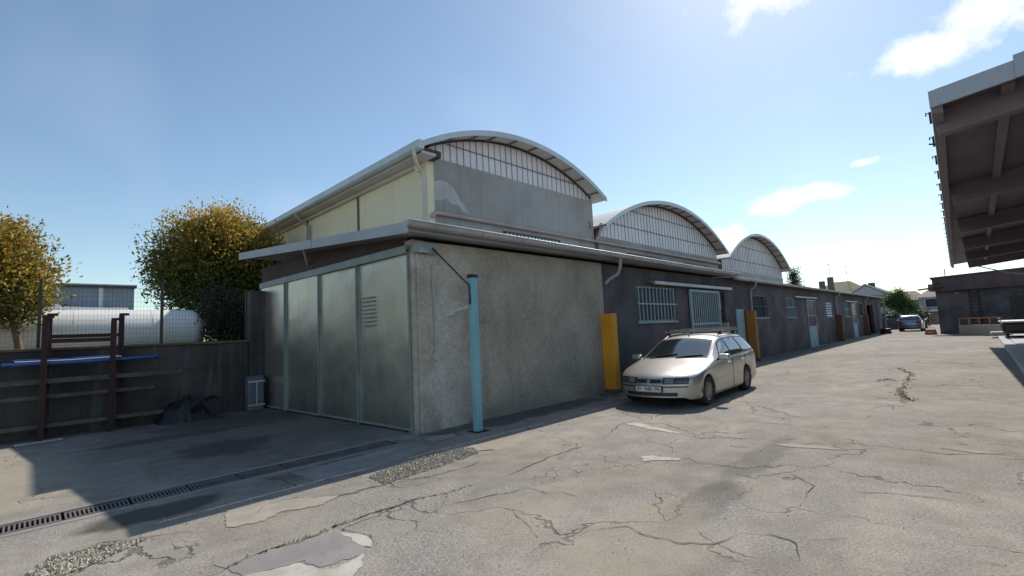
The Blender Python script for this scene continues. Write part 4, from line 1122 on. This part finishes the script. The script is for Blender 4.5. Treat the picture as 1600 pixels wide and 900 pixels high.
leaves(M['leaf_dark'], [(66 + .3 * (k % 2), 4.4 + k * 1.1, 1.0, .8, .8, .75, 1) for k in range(8)], 12000, .16, 31, name='foliage', parent=hg)
MB().box(65.8, 66.2, 4, 12.4, 0, .6).build('stems', M['bark'], hg)
tree('garden_tree', (74, 6.9, 0), 'small bright green tree in front of the pink house', None,
     [(74, 6.9, 3.0, 1.2, 1.2, 1.0, 1.5), (74, 6.3, 2.5, .9, .9, .9, 1), (74, 7.5, 3.3, .8, .8, .8, .8), (74, 6.8, 3.9, .6, .6, .6, .5), (74, 5.9, 2.0, .7, .7, .7, .5)], 12000, .17, 41, M['leaf_green'], [(74, 6.9, 0), (74, 6.9, 1.2), (74, 6.9, 2.6)], lambda p, o, r: .3 * r.random())
ct = thing('conifer', (60, 14.4, 0), 'dark conifer tip beyond the farthest vaulted hall', 'tree')
leaves(M['leaf_dark'], [(60, 14.4, 1.2 + k * .62, 1.75 * (1 - k / 10.5), 1.75 * (1 - k / 10.5), .5, 1.1 - k / 12) for k in range(10)], 12000, .16, 51, name='crown', parent=ct, hollow=.4)
MB().tube([(60, 14.4, 0), (60, 14.4, 6.6)], [.16, .03], 8).build('trunk', M['bark'], ct)
tree('garden_tree', (110, 3.5, 0), 'rounded tree top above the tan house roof', None, [(110, 3.6, 5.6, 1.5, 1.5, 1.2, 1), (110, 2.2, 5.2, 1.1, 1.1, 1.0, 1)], 5000, .22, 61, M['leaf_green'], [(110, 3.5, 0), (110, 3.5, 2.5), (110, 3.5, 5)], lambda p, o, r: 0)

# ---------------------------------------------------------------- old tyre by the far corner
pr = [(.30 + .11 * math.cos(a), .11 + .11 * math.sin(a)) for a in [2 * math.pi * i / 12 for i in range(13)]]
tag(MB().lathe(pr, (50.6, 5.75, 0), 'z', 22).build('old_tyre', M['black'], smooth=True), 'old black tyre flat on the ground near the far corner of the warehouse', 'tyre', 'old tyres')
tag(MB().lathe([(p[0] * .95, p[1] + .221) for p in pr], (50.66, 5.72, 0), 'z', 22).build('old_tyre', M['black'], smooth=True), 'old black tyre lying on top of another one near the far corner', 'tyre', 'old tyres')

# ---------------------------------------------------------------- canopy on the right
cn = thing('loading_canopy', (20, -4, 0), 'big mauve steel loading canopy overhanging the right side of the yard', 'canopy')
CX0, CX1 = 6.95, 32.6
def cz(y): return 3.86 + .105 * (.3 - y)
def yl(x): return .06 + .0238 * (x - 7)          # the eave runs slightly askew
slab([(CX0, yl(CX0), cz(.3) + .14), (CX0, -9, cz(-9) + .14), (CX1, -9, cz(-9) + .14), (CX1, yl(CX1), cz(.3) + .14)], .05, 'roof_deck', M['canopy'], cn)
# front fascia in lapped lengths, pale
for i, (ya, yb) in enumerate(((.165, -.52), (-.50, -3.2), (-3.18, -9))):
    e = .03 * (i % 2) ; up = .05 * (i > 0)
    mm = MB().add([(CX0 - .03 - e * .3, ya, cz(ya) - .02), (CX0 - .03 - e * .3, yb, cz(yb) - .02), (CX0 - .03 - e * .3, yb, cz(yb) + .17 + up), (CX0 - .03 - e * .3, ya, cz(ya) + .17 + up),
                   (CX0 - .002, ya, cz(ya) - .02), (CX0 - .002, yb, cz(yb) - .02), (CX0 - .002, yb, cz(yb) + .17 + up), (CX0 - .002, ya, cz(ya) + .17 + up)],
                  [(0, 1, 2, 3), (7, 6, 5, 4), (0, 4, 5, 1), (3, 2, 6, 7), (0, 3, 7, 4), (1, 5, 6, 2)])
    mm.build('fascia', M['fascia_grey'], cn)
mm = MB(); ya, yb = yl(CX0), yl(CX1)
mm.add([(CX0, ya + .002, 3.78), (CX1, yb + .002, 3.78), (CX1, yb + .002, 4.02), (CX0, ya + .002, 4.02), (CX0, ya + .10, 3.80), (CX1, yb + .10, 3.80), (CX1, yb + .10, 4.0), (CX0, ya + .10, 4.0)],
       [(0, 1, 2, 3), (7, 6, 5, 4), (0, 4, 5, 1), (3, 2, 6, 7), (0, 3, 7, 4), (1, 5, 6, 2)])
gg = mm.build('eave_gutter', M['canopy_beam'], cn)
for k in range(24):
    x = CX0 + .5 + k * 1.08
    MB().box(x - .015, x + .015, yl(x) + .102, yl(x) + .125, 3.84, 3.98).build('bracket', M['dark_steel'], gg)
    MB().tube([(x, yl(x) + .125, 3.96), (x, yl(x) + .15, 3.98), (x, yl(x) + .15, 3.94)], .008, 5).build('hook', M['dark_steel'], gg)
MB().tube([(CX0 + 1.6, yl(CX0) + .1, 3.86), (CX0 + 1.55, yl(CX0) + .2, 3.88)], .012, 6).build('spout', M['dark_steel'], gg)
def beamy(x, w, d, y0=.15, y1=-8.9, mat='canopy_beam', drop=0):
    a = Vector((x, y0, cz(y0) + .085 - d / 2 - drop)); b = Vector((x, y1, cz(y1) + .085 - d / 2 - drop))
    MB().bar(a, b, w, d, (0, 0, 1)).build('beam', M[mat], cn, bevel=.01)
beamy(7.45, .16, .30)
for x in (12.1, 16.8, 21.5, 26.2, 30.9): beamy(x, .2, .36)
for y in (-.45, -1.7, -3.0, -4.3, -5.6):
    MB().box(CX0 + .1, CX1 - .1, y - .05, y + .05, cz(y) - .02, cz(y) + .075).build('purlin', M['canopy_beam'], cn)
for x in (12.1, 21.5, 30.9):
    MB().box(x - .13, x + .13, -3.9, -3.64, -.1, cz(-3.8) - .3).build('column', M['canopy'], cn, bevel=.01)
MB().box(CX0 + .3, CX1, -9.0, -8.8, -.1, cz(-8.9)).build('back_wall', M['dark_paint'], cn)
MB().tube([(32.5, -.2, 3.75), (36, -1.4, 3.45), (43, -3.2, 3.5)], .03, 6).build('cable', M['dark_steel'], cn)
# loading platform under it
pf = thing('loading_platform', (30, -2.5, 0), 'low pale concrete loading platform at the right edge', 'platform')
MB().box(16, 39.6, -9, -.95, -.1, .16).build('slab', M['concrete_pale'], pf, bevel=.02)
MB().box(16, 39.6, -.95, -.62, -.1, .13).build('kerb', M['concrete_pale'], pf, bevel=.03)
MB().box(38.2, 39.6, -1.2, -.35, .131, .34).build('end_block', M['concrete_pale'], pf, bevel=.05)
tl = thing('covered_trailer', (36, -2, .16), 'low trailer under a black cover with white rim on the platform', 'trailer')
MB().box(34.2, 37.6, -3.6, -.75, .42, .92).build('cover', M['black'], tl, bevel=.1)
MB().box(34.15, 37.65, -3.65, -.70, .925, 1.0).build('rim', M['white'], tl, bevel=.03)
for x in (34.9, 36.9):
    w = MB().lathe([(.0, -.06), (.2, -.06), (.26, -.04), (.26, .04), (.2, .06), (0, .06)], (x, -.92, .42), 'y', 18).build('wheel', M['black'], tl, smooth=True)
    MB().box(x - .05, x + .05, -3.4, -1.0, .38, .46).build('axle', M['dark_steel'], tl)
for y in (-.72,): MB().tube([(34.2, y, 1.12), (37.6, y, 1.12)], .02, 6).build('rail', M['steel'], tl); MB().tube([(34.25, y, 1.0), (34.25, y, 1.12)], .02, 6).build('rail_post', M['steel'], tl); MB().tube([(37.55, y, 1.0), (37.55, y, 1.12)], .02, 6).build('rail_post', M['steel'], tl)

# ---------------------------------------------------------------- dark shed across the far right
ds = thing('dark_shed', (52, -4, 0), 'dark walled shed with brown roof closing the right far end of the yard', 'shed')
wall_x = 46.9
MB().box(46.9, 58, -14, 2.15, -.2, 3.9).build('wall', M['dark_paint'], ds)
slab([(46.35, 2.35, 4.16), (46.35, -14, 4.75), (58.4, -14, 4.75), (58.4, 2.35, 4.16)], .10, 'roof', M['roof_brown'], ds)
mm = MB().add([(46.42, 2.25, 3.12), (46.42, -14, 3.12), (46.42, -14, 4.64), (46.42, 2.25, 4.05), (46.88, 2.25, 3.12), (46.88, -14, 3.12), (46.88, -14, 4.64), (46.88, 2.25, 4.05)], [(0, 1, 2, 3), (7, 6, 5, 4), (0, 4, 5, 1), (3, 2, 6, 7), (0, 3, 7, 4), (1, 5, 6, 2)])
mm.build('fascia', M['roof_brown'], ds)
for k in range(8): MB().box(46.40, 46.418, 1.9 - k * 1.9, 1.95 - k * 1.9, 3.15, 4.0).build('fascia_joint', M['dark_steel'], ds)
slab([(46.0, 3.1, 3.35), (46.0, 1.6, 3.5), (47.5, 1.6, 3.5), (47.5, 3.1, 3.35)], .06, 'side_awning', M['roof_brown'], ds)
MB().box(46.86, 46.9 - .001, -9, -1.6, .4, 2.5).build('shutter', M['black'], ds)
MB().box(46.80, 46.86, -9, -1.5, 2.5, 2.62).build('shutter_box', M['steel'], ds)
MB().tube([(46.7, 1.5, 3.2), (46.7, 1.5, 4.75)], .03, 6).build('mast', M['steel'], ds)
for y in (.35, -.12): MB().box(46.82, 46.87, y - .025, y + .025, .1, 3.3).build('ladder_rail', M['rust'], ds)
for k in range(11): MB().box(46.825, 46.865, -.095, .325, .4 + k * .27, .43 + k * .27).build('ladder_rung', M['rust'], ds)
MB().lathe([(0, 0), (.14, 0), (.14, .03), (0, .05)], (46.9, 1.0, 2.9), 'z', 12).build('lamp', M['white'], ds)
yw = thing('yellow_parapet', (43, .2, 0), 'low yellow wall with rust red railing in front of the dark shed', 'low wall')
MB().bar((43.6, 1.0, .34), (41.4, -.9, .34), .18, .68).build('wall', M['house_tan'], yw, bevel=.02)
MB().bar((43.6, 1.0, 1.12), (41.4, -.9, 1.12), .06, .06).build('handrail', M['orange'], yw)
for k in range(5):
    f = k / 4; x = 43.6 - 2.2 * f; y = 1.0 - 1.9 * f
    MB().box(x - .03, x + .03, y - .03, y + .03, .68, 1.09).build('baluster', M['orange'], yw)
rb = thing('red_block', (46.3, 2.62, 0), 'small red plastic barrier block at the dark shed corner', 'barrier')
MB().prism([(2.3, 0), (3.0, 0), (2.92, .4), (2.38, .4)], 'x', 46.1, 46.5).build('block', M['red'], rb, bevel=.04)
MB().box(46.08, 46.52, 2.5, 2.8, .15, .2).build('stripe', M['white'], rb)
# ---------------------------------------------------------------- cars
def curve(pts):
    xs = np.array([p[0] for p in pts]); ys = np.array([p[1] for p in pts])
    d = np.diff(ys) / np.diff(xs)
    mm = np.zeros(len(xs)); mm[0] = d[0]; mm[-1] = d[-1]
    for i in range(1, len(xs) - 1):
        mm[i] = 0 if d[i - 1] * d[i] <= 0 else 2 * d[i - 1] * d[i] / (d[i - 1] + d[i])
    def f(x):
        x = min(max(x, xs[0]), xs[-1]); i = min(int(np.searchsorted(xs, x, 'right') - 1), len(xs) - 2)
        h = xs[i + 1] - xs[i]; t = (x - xs[i]) / h
        return float(ys[i] * (1 + 2 * t) * (1 - t) ** 2 + mm[i] * h * t * (1 - t) ** 2 + ys[i + 1] * t * t * (3 - 2 * t) + mm[i + 1] * h * t * t * (t - 1))
    return f
def paint(name, c1, rough=.26, metal=.7):
    t = NT(name)
    n = t.noise(2.2, 4)
    c = t.mix(1, c1, t.mix(t.noise(900, 1), (.9, .9, .9), (1.1, 1.1, 1.1)), 'MULTIPLY')
    g = t.n('ShaderNodeSeparateXYZ'); t.l(t.pos, g.inputs[0])
    dirt = t.math('MULTIPLY', t.ramp(t.math('ADD', g.outputs[2], t.math('MULTIPLY', n, .35)), .3, .75, 1, 0), .5)
    c = t.mix(dirt, c, (.26, .23, .19))
    return t.done(c, t.math('ADD', rough, t.math('MULTIPLY', t.math('ADD', dirt, n), .15)), metal, Coat_Weight=.7, Coat_Roughness=.08)
M['car_glass'].node_tree.nodes['Principled BSDF'].inputs['IOR'].default_value = 2.0
M['silver'] = paint('champagne_silver_paint', (.53, .505, .475))
M['bluesilver'] = paint('blue_silver_paint', (.32, .36, .42))
M['trim_black'] = wear('car_black_trim', (.02, .02, .021), (.03, .03, .03), 4, .5, bump=.1)
M['rubber'] = wear('tyre_rubber', (.018, .018, .018), (.035, .033, .03), 6, .85, bump=.4)
M['alloy'] = wear('wheel_silver', (.34, .34, .34), (.24, .235, .23), 6, .45, .5, bump=.1)
def mk_lamp(name, c, rough=.08):
    t = NT(name); return t.done(t.mix(t.voro(45), c, tuple(v * 1.5 for v in c)), rough, 0, Coat_Weight=1.0, Coat_Roughness=.02)
M['headlamp'] = mk_lamp('headlamp_lens', (.12, .13, .14)); M['lampdark'] = mk_lamp('smoked_lens', (.035, .037, .04)); M['amber'] = mk_lamp('indicator_lens', (.5, .18, .02)); M['tail'] = mk_lamp('tail_lamp_lens', (.25, .012, .01))
M['plate'] = wear('plate_white', (.72, .72, .70), (.64, .64, .62), 6, .5, bump=.05)
def make_car(name, label, loc, rz, L, paintm, rack, plate, group, hs=1.0):
    car = thing(name, loc, label, 'car', group, rz)
    car.scale = (1, 1, hs)
    k = L / 4.49
    ztop = curve([(0, .50), (.02, .56), (.06, .615), (.12, .66), (.25, .715), (.5, .785), (.8, .855), (1.1, .915), (1.25, .95), (1.6, 1.13), (1.85, 1.27), (2.05, 1.37), (2.25, 1.425), (2.55, 1.455), (3.0, 1.465), (3.6, 1.45), (3.92, 1.42), (4.06, 1.36), (4.2, 1.16), (4.3, .99), (4.4, .90), (4.46, .75), (4.49, .6)])
    zsh = curve([(0, .46), (.05, .54), (.12, .60), (.3, .655), (.8, .775), (1.25, .86), (1.7, .90), (2.5, .925), (3.5, .955), (4.15, .97), (4.32, .92), (4.44, .72), (4.49, .56)])
    wid = curve([(0, .66), (.05, .715), (.15, .77), (.4, .83), (.9, .865), (1.5, .87), (3, .87), (3.8, .86), (4.2, .84), (4.4, .81), (4.49, .75)])
    wr = curve([(0, .56), (.3, .62), (1.0, .70), (1.25, .735), (1.6, .70), (2.05, .63), (2.5, .605), (3.6, .595), (4.0, .59), (4.25, .64), (4.4, .68), (4.49, .62)])
    qf = curve([(0, .6), (1.0, .68), (1.3, .72), (2.0, .86), (2.5, .90), (3.8, .90), (4.05, .86), (4.3, .7), (4.49, .6)])
    FA, RA, AR = .88, 3.42, .345
    zb0 = curve([(0, .235), (.04, .20), (.15, .185), (1, .185), (3, .19), (4.1, .22), (4.3, .26), (4.49, .36)])
    def zb(x):
        z = zb0(x)
        for c in (FA, RA):
            if abs(x - c) < AR: z = max(z, .30 + math.sqrt(AR ** 2 - (x - c) ** 2))
        return z
    def warp(p):
        x, y, z = p
        if x < .9: x = x + (1 - x / .9) ** 2 * .36 * min(abs(y) / .8, 1.1) ** 2.4
        if x > 3.9: x = x - ((x - 3.9) / .59) ** 2 * .12 * (abs(y) / .8) ** 2
        return Vector((x * k, y, z))
    def upper(x, v):
        """v 0 shoulder .. .5 roof edge .. 1 centre line"""
        w, zs, zt, r, q = wid(x), zsh(x), ztop(x), wr(x), qf(x)
        ze = zs + (zt - zs) * q
        if v <= .5:
            t = v / .5
            return (w * .975 + (r - w * .975) * t + .028 * math.sin(math.pi * t), zs + (ze - zs) * t)
        t = (v - .5) / .5
        return (r * (1 - t), ze + (zt - ze) * math.sin(t * math.pi / 2) ** .8)
    def S(x, v, off=0.0, side=1):
        y, z = upper(x, v); p = Vector((x, y, z))
        if off:
            y1, z1 = upper(x, min(v + .01, 1)); y0, z0 = upper(x, max(v - .01, 0))
            xa, za = upper(x + .01, v); 
            tv = Vector((0, y1 - y0, z1 - z0)); tx = Vector((.01, xa - y, za - z))
            n = tx.cross(tv)
            n = n.normalized() if n.length else Vector((0, 0, 1))
            if n.z < 0: n = -n
            p = p + n * off
        p = warp(p); p.y *= side
        return p
    UV = [0, .06, .14, .22, .3, .38, .44, .5, .56, .64, .74, .87, 1]
    def section(x):
        w, zs, b = wid(x), zsh(x), zb(x)
        h = zs - b
        lo = [(w * .95, b), (w * .985, b + .10 * h), (w * 1.0, b + .42 * h), (w * 1.0, b + .70 * h), (w * .992, b + .9 * h)]
        return [(x, y, z) for y, z in lo] + [(x, *upper(x, v)) for v in UV]
    st = sorted(set([0, .01, .02, .04, .06, .09, .12, .16, .2, .25, .3] + [round(.3 + .045 * i, 3) for i in range(92)] + [4.25, 4.28, 4.31, 4.34, 4.37, 4.4, 4.43, 4.46, 4.475, 4.49]))
    st = [s for s in st if s <= 4.49]
    body = MB()
    rows = []
    for x in st:
        h = [warp(p) for p in section(x)]
        rows.append([Vector((p.x, -p.y, p.z)) for p in h] + [p for p in reversed(h[:-1])])
    body.grid(rows)
    for x in (0, 4.49):
        h = section(x); cap = []
        for p in h: cap.append([warp((p[0], p[1] * (1 - 2 * i / 14), p[2])) for i in range(15)])
        body.grid(cap)
    bm_me = body.mesh('body', M[paintm], (0, 0, 0), smooth=42)
    bmm = bmesh.new(); bmm.from_mesh(bm_me); bmesh.ops.remove_doubles(bmm, verts=bmm.verts, dist=.0015); bmesh.ops.recalc_face_normals(bmm, faces=bmm.faces); bmm.to_mesh(bm_me); bmm.free()
    bd = link_mesh('body', bm_me, car)
    def B(mb, n, m, par=None, **kw):
        return mb.build(n, M[m], par or car, local=True, **kw)
    # floor pan and wheel wells
    B(MB().box(.45 * k, 4.25 * k, -.60, .60, .21, .60), 'underbody', 'trim_black')
    for c in (FA, RA):
        for s in (-1, 1):
            mw = MB()
            rows = []
            for i in range(13):
                a = math.pi * i / 12
                rows.append([(k * (c + (AR - .004) * math.cos(a)), s * .60, .30 + (AR - .004) * math.sin(a)), (k * (c + (AR - .004) * math.cos(a)), s * .845, .30 + (AR - .004) * math.sin(a))])
            B(mw.grid(rows), 'wheel_arch', 'trim_black')
            wh = B(MB().lathe([(.19, -.085), (.27, -.095), (.295, -.08), (.302, -.04), (.302, .04), (.295, .08), (.27, .095), (.19, .085)], (k * c, s * .755, .302), 'y', 32), 'wheel', 'rubber', smooth=True)
            yo = s * .83
            B(MB().lathe([(.0, s * .0), (.05, s * .004), (.06, -s * .012), (.17, -s * .018), (.195, s * .004), (.20, -s * .03)], (k * c, yo, .302), 'y', 28), 'rim', 'alloy', wh, smooth=True)
            for j in range(7):
                a = 2 * math.pi * j / 7
                B(MB().bar((k * c + .05 * math.cos(a), yo - s * .006, .302 + .05 * math.sin(a)), (k * c + .18 * math.cos(a), yo - s * .008, .302 + .18 * math.sin(a)), .035, .012, (0, 1, 0)), 'spoke', 'alloy', wh)
    def patchq(c0, c1, c2, c3, off, side, nu=8, nv=5):
        """bilinear quad in (x, v): c0 bottom front, c1 bottom rear, c2 top rear, c3 top front"""
        rows = []
        for i in range(nv + 1):
            t = i / nv; row = []
            for j in range(nu + 1):
                u = j / nu
                x = (c0[0] * (1 - u) + c1[0] * u) * (1 - t) + (c3[0] * (1 - u) + c2[0] * u) * t
                v = (c0[1] * (1 - u) + c1[1] * u) * (1 - t) + (c3[1] * (1 - u) + c2[1] * u) * t
                row.append(S(x, v, off, side))
            rows.append(row)
        return MB().grid(rows)
    WIN = [('front_window', (1.50, .05), (2.33, .05), (2.37, .43), (1.98, .42)), ('rear_window', (2.41, .05), (3.20, .05), (3.10, .43), (2.44, .43)), ('quarter_window', (3.30, .06), (4.10, .07), (3.88, .41), (3.20, .43))]
    for s in (-1, 1):
        B(patchq((1.40, .015), (4.16, .03), (3.93, .455), (1.98, .455), .003, s, 24, 6), 'window_surround', 'trim_black', smooth=60)
        for (n, a, b, c, d) in WIN:
            B(patchq(a, b, c, d, .007, s), n, 'car_glass', smooth=60)
        # door pillars in body colour between panes stay dark; belt moulding
        B(patchq((1.45, -.0), (4.12, .0), (4.12, .022), (1.45, .022), .010, s, 30, 1), 'belt_strip', 'alloy' if s else 'alloy', smooth=60)
        for xd, zt in ((2.37, .0), (3.28, .0)):
            pts = []
            for z in [zb0(2) + .05 + i * (zsh(xd) - zb0(2) - .06) / 12 for i in range(13)]:
                if z < zb(xd) + .02: continue
                pts.append((k * xd, s * (wid(xd) + .0005), z))
            m = MB()
            for a, b in zip(pts[:-1], pts[1:]): m.bar(a, b, .008, .006, (0, 1, 0))
            B(m, 'door_seam', 'trim_black')
        m = MB()
        xs_ = [1.28 + i * .09 for i in range(20)]
        for xa, xb in zip(xs_[:-1], xs_[1:]): m.bar((k * xa, s * (wid(xa) + .004), .50), (k * xb, s * (wid(xb) + .004), .505), .014, .035)
        B(m, 'side_moulding', paintm)
        for xh in (2.15, 3.08):
            B(MB().box(k * xh - .09, k * xh + .09, s * (wid(xh) * .992) - .0, s * (wid(xh) * .992) + s * .03, .79, .825), 'door_handle', paintm, bevel=.01)
        # mirror
        mp = S(1.55, .08, 0, s)
        mr = B(MB().box(mp.x - .10, mp.x + .04, min(mp.y + s * .04, mp.y + s * .24), max(mp.y + s * .04, mp.y + s * .24), mp.z - .02, mp.z + .12), 'mirror', paintm, bevel=.035)
        B(MB().box(mp.x - .02, mp.x + .03, min(mp.y - s * .01, mp.y + s * .08), max(mp.y - s * .01, mp.y + s * .08), mp.z - .02, mp.z + .03), 'mirror_arm', 'trim_black', mr)
        B(MB().box(mp.x + .041, mp.x + .044, min(mp.y + s * .06, mp.y + s * .22), max(mp.y + s * .06, mp.y + s * .22), mp.z, mp.z + .10), 'mirror_glass', 'car_glass', mr)
        # roof rail
        rp = [S(x, .53, .045 if 2.3 < x < 3.85 else .0, s) for x in (2.2, 2.3, 2.45, 2.8, 3.2, 3.6, 3.8, 3.9)]
        B(MB().tube(rp, .016, 8), 'roof_rail', 'trim_black', smooth=True)
    # windscreen: both halves of the crown of the section between cowl and roof edge
    def screen(x0, x1, v0, off, n=10):
        rows = []
        for i in range(n + 1):
            x = x0 + (x1 - x0) * i / n; row = []
            for j in range(21):
                t = -1 + 2 * j / 20; v = v0 + (1 - v0) * (1 - abs(t))
                row.append(S(x, v, off, 1 if t >= 0 else -1))
            rows.append(row)
        return MB().grid(rows)
    B(screen(1.29, 2.10, .50, .003), 'windscreen_seal', 'trim_black', smooth=60)
    ws = B(screen(1.34, 2.05, .535, .007), 'windscreen', 'car_glass', smooth=60)
    for s, x0 in ((-1, .62), (1, .0)):
        pa = S(1.30, .62 if s < 0 else .97, .02, 1 if s < 0 else -1); pb = S(1.42, .98 if s < 0 else .60, .022, -1)
        B(MB().bar(pa, pb, .025, .014), 'wiper', 'trim_black', ws)
    B(screen(4.05, 4.27, .52, .003), 'tailgate_seal', 'trim_black', smooth=60)
    B(screen(4.075, 4.25, .56, .007), 'tailgate_window', 'car_glass', smooth=60)
    for s in (-1, 1):
        for vv in ((.40, .5),):
            pts = [S(x, .60, .001, s) for x in (.16, .4, .7, 1.0, 1.2)]
            m = MB()
            for a, b in zip(pts[:-1], pts[1:]): m.bar(a, b, .007, .004)
            B(m, 'bonnet_seam', 'trim_black')
    # front face pieces follow the nose
    def front_x(z):
        if z < .235: return .04 * (.235 - z) / .035
        if z < .50: return 0
        lo, hi = 0, .5
        for _ in range(30):
            mid = (lo + hi) / 2
            if ztop(mid) < z: lo = mid
            else: hi = mid
        return lo
    def front(y0, y1, z0, z1, off, taper=0.0, nu=10, nv=4):
        rows = []
        for i in range(nv + 1):
            t = i / nv; row = []
            for j in range(nu + 1):
                u = j / nu; y = y0 + (y1 - y0) * u
                zz0 = z0 + taper * u; zz1 = z1 - taper * .3 * u
                z = zz0 + (zz1 - zz0) * t
                row.append(warp((front_x(z) , y, z)) + Vector((-off, 0, off * .5)))
            rows.append(row)
        return MB().grid(rows)
    for s in (-1, 1):
        hl = B(front(s * .27, s * .70, .505, .632, .012), 'headlamp', 'trim_black', smooth=60)
        B(front(s * .31, s * .47, .52, .62, .018), 'lens', 'headlamp', hl, smooth=60)
        B(front(s * .49, s * .68, .522, .615, .018), 'indicator', 'lampdark', hl, smooth=60)
        B(front(s * .24, s * .69, .435, .458, .012), 'bumper_strip', 'trim_black', smooth=60)
        B(front(s * .25, s * .52, .262, .335, .006), 'lower_intake', 'trim_black', smooth=60)
        B(front(s * .56, s * .64, .27, .325, .008), 'fog_lamp', paintm, smooth=60)
    B(front(-.25, .25, .525, .60, .010), 'grille', 'trim_black', smooth=60)
    B(MB().lathe([(0, -.0), (.035, 0), (.035, .01), (0, .014)], (.0, 0, 0), 'x', 16), 'badge', 'alloy').location = warp((front_x(.565), 0, .565)) + Vector((-.03, 0, 0))
    B(front(-.25, .25, .262, .33, .007), 'lower_intake', 'trim_black', smooth=60)
    pl = B(MB().box(-.030, -.016, -.285, .285, .345, .475), 'plate_holder', 'trim_black', bevel=.006)
    B(MB().box(-.036, -.0305, -.26, .26, .355, .465), 'number_plate', 'plate', pl)
    if plate:
        for i_, ch in enumerate(plate):
            if ch != ' ': text(ch, .115, M['black'], 'plate_character', pl, (-.0375, .235 - .47 * (i_ + .5) / len(plate), .41), (0, -1, 0), (0, 0, 1), .0008)
    # rear
    def rear(y0, y1, z0, z1, off):
        rows = []
        for i in range(5):
            z = z0 + (z1 - z0) * i / 4
            lo, hi = 3.9, 4.49
            for _ in range(30):
                mid = (lo + hi) / 2
                if ztop(mid) > z: lo = mid
                else: hi = mid
            rows.append([warp((lo if z > .6 else 4.49, y0 + (y1 - y0) * j / 6, z)) + Vector((off, 0, 0)) for j in range(7)])
        return MB().grid(rows)
    for s in (-1, 1): B(rear(s * .50, s * .70, .72, .95, .012), 'tail_lamp', 'tail', smooth=60)
    B(rear(-.26, .26, .66, .77, .014), 'rear_plate', 'plate')
    B(rear(-.74, .74, .44, .54, .012), 'rear_bumper_strip', 'trim_black', smooth=60)
    # little roof aerial
    rp = S(2.2, 1, 0, 1)
    B(MB().tube([rp, rp + Vector((.05, 0, .05))], .012, 6), 'aerial', 'trim_black')
    if rack:
        for xb in (2.52, 3.45):
            zr = ztop(xb) + .075
            rb_ = B(MB().bar((k * xb, -.70, zr), (k * xb, .70, zr), .05, .03), 'rack_bar', 'alloy')
            for s in (-1, 1): B(MB().box(k * xb - .03, k * xb + .03, s * .60 - .03, s * .60 + .03, zr - .09, zr - .012), 'rack_foot', 'trim_black', rb_)
            B(MB().bar((k * xb + .20, -.80, zr + .055), (k * xb + .20, .66, zr + .055), .035, .022), 'rack_bar', 'alloy')
            for s in (-.45, .45): B(MB().bar((k * xb - .02, s, zr + .022), (k * xb + .24, s, zr + .038), .03, .012), 'rack_link', 'trim_black', rb_)
    return car
make_car('station_wagon', 'silver estate car with roof bars parked beside the dark wall', (8.5, 4.72, 0), R(2.5), 4.40, 'silver', True, 'BY 040 FR', None, .925)
make_car('far_car', 'blue silver car seen from behind at the far end of the yard', (59.4, 4.55, 0), R(180), 4.0, 'bluesilver', False, None, None)
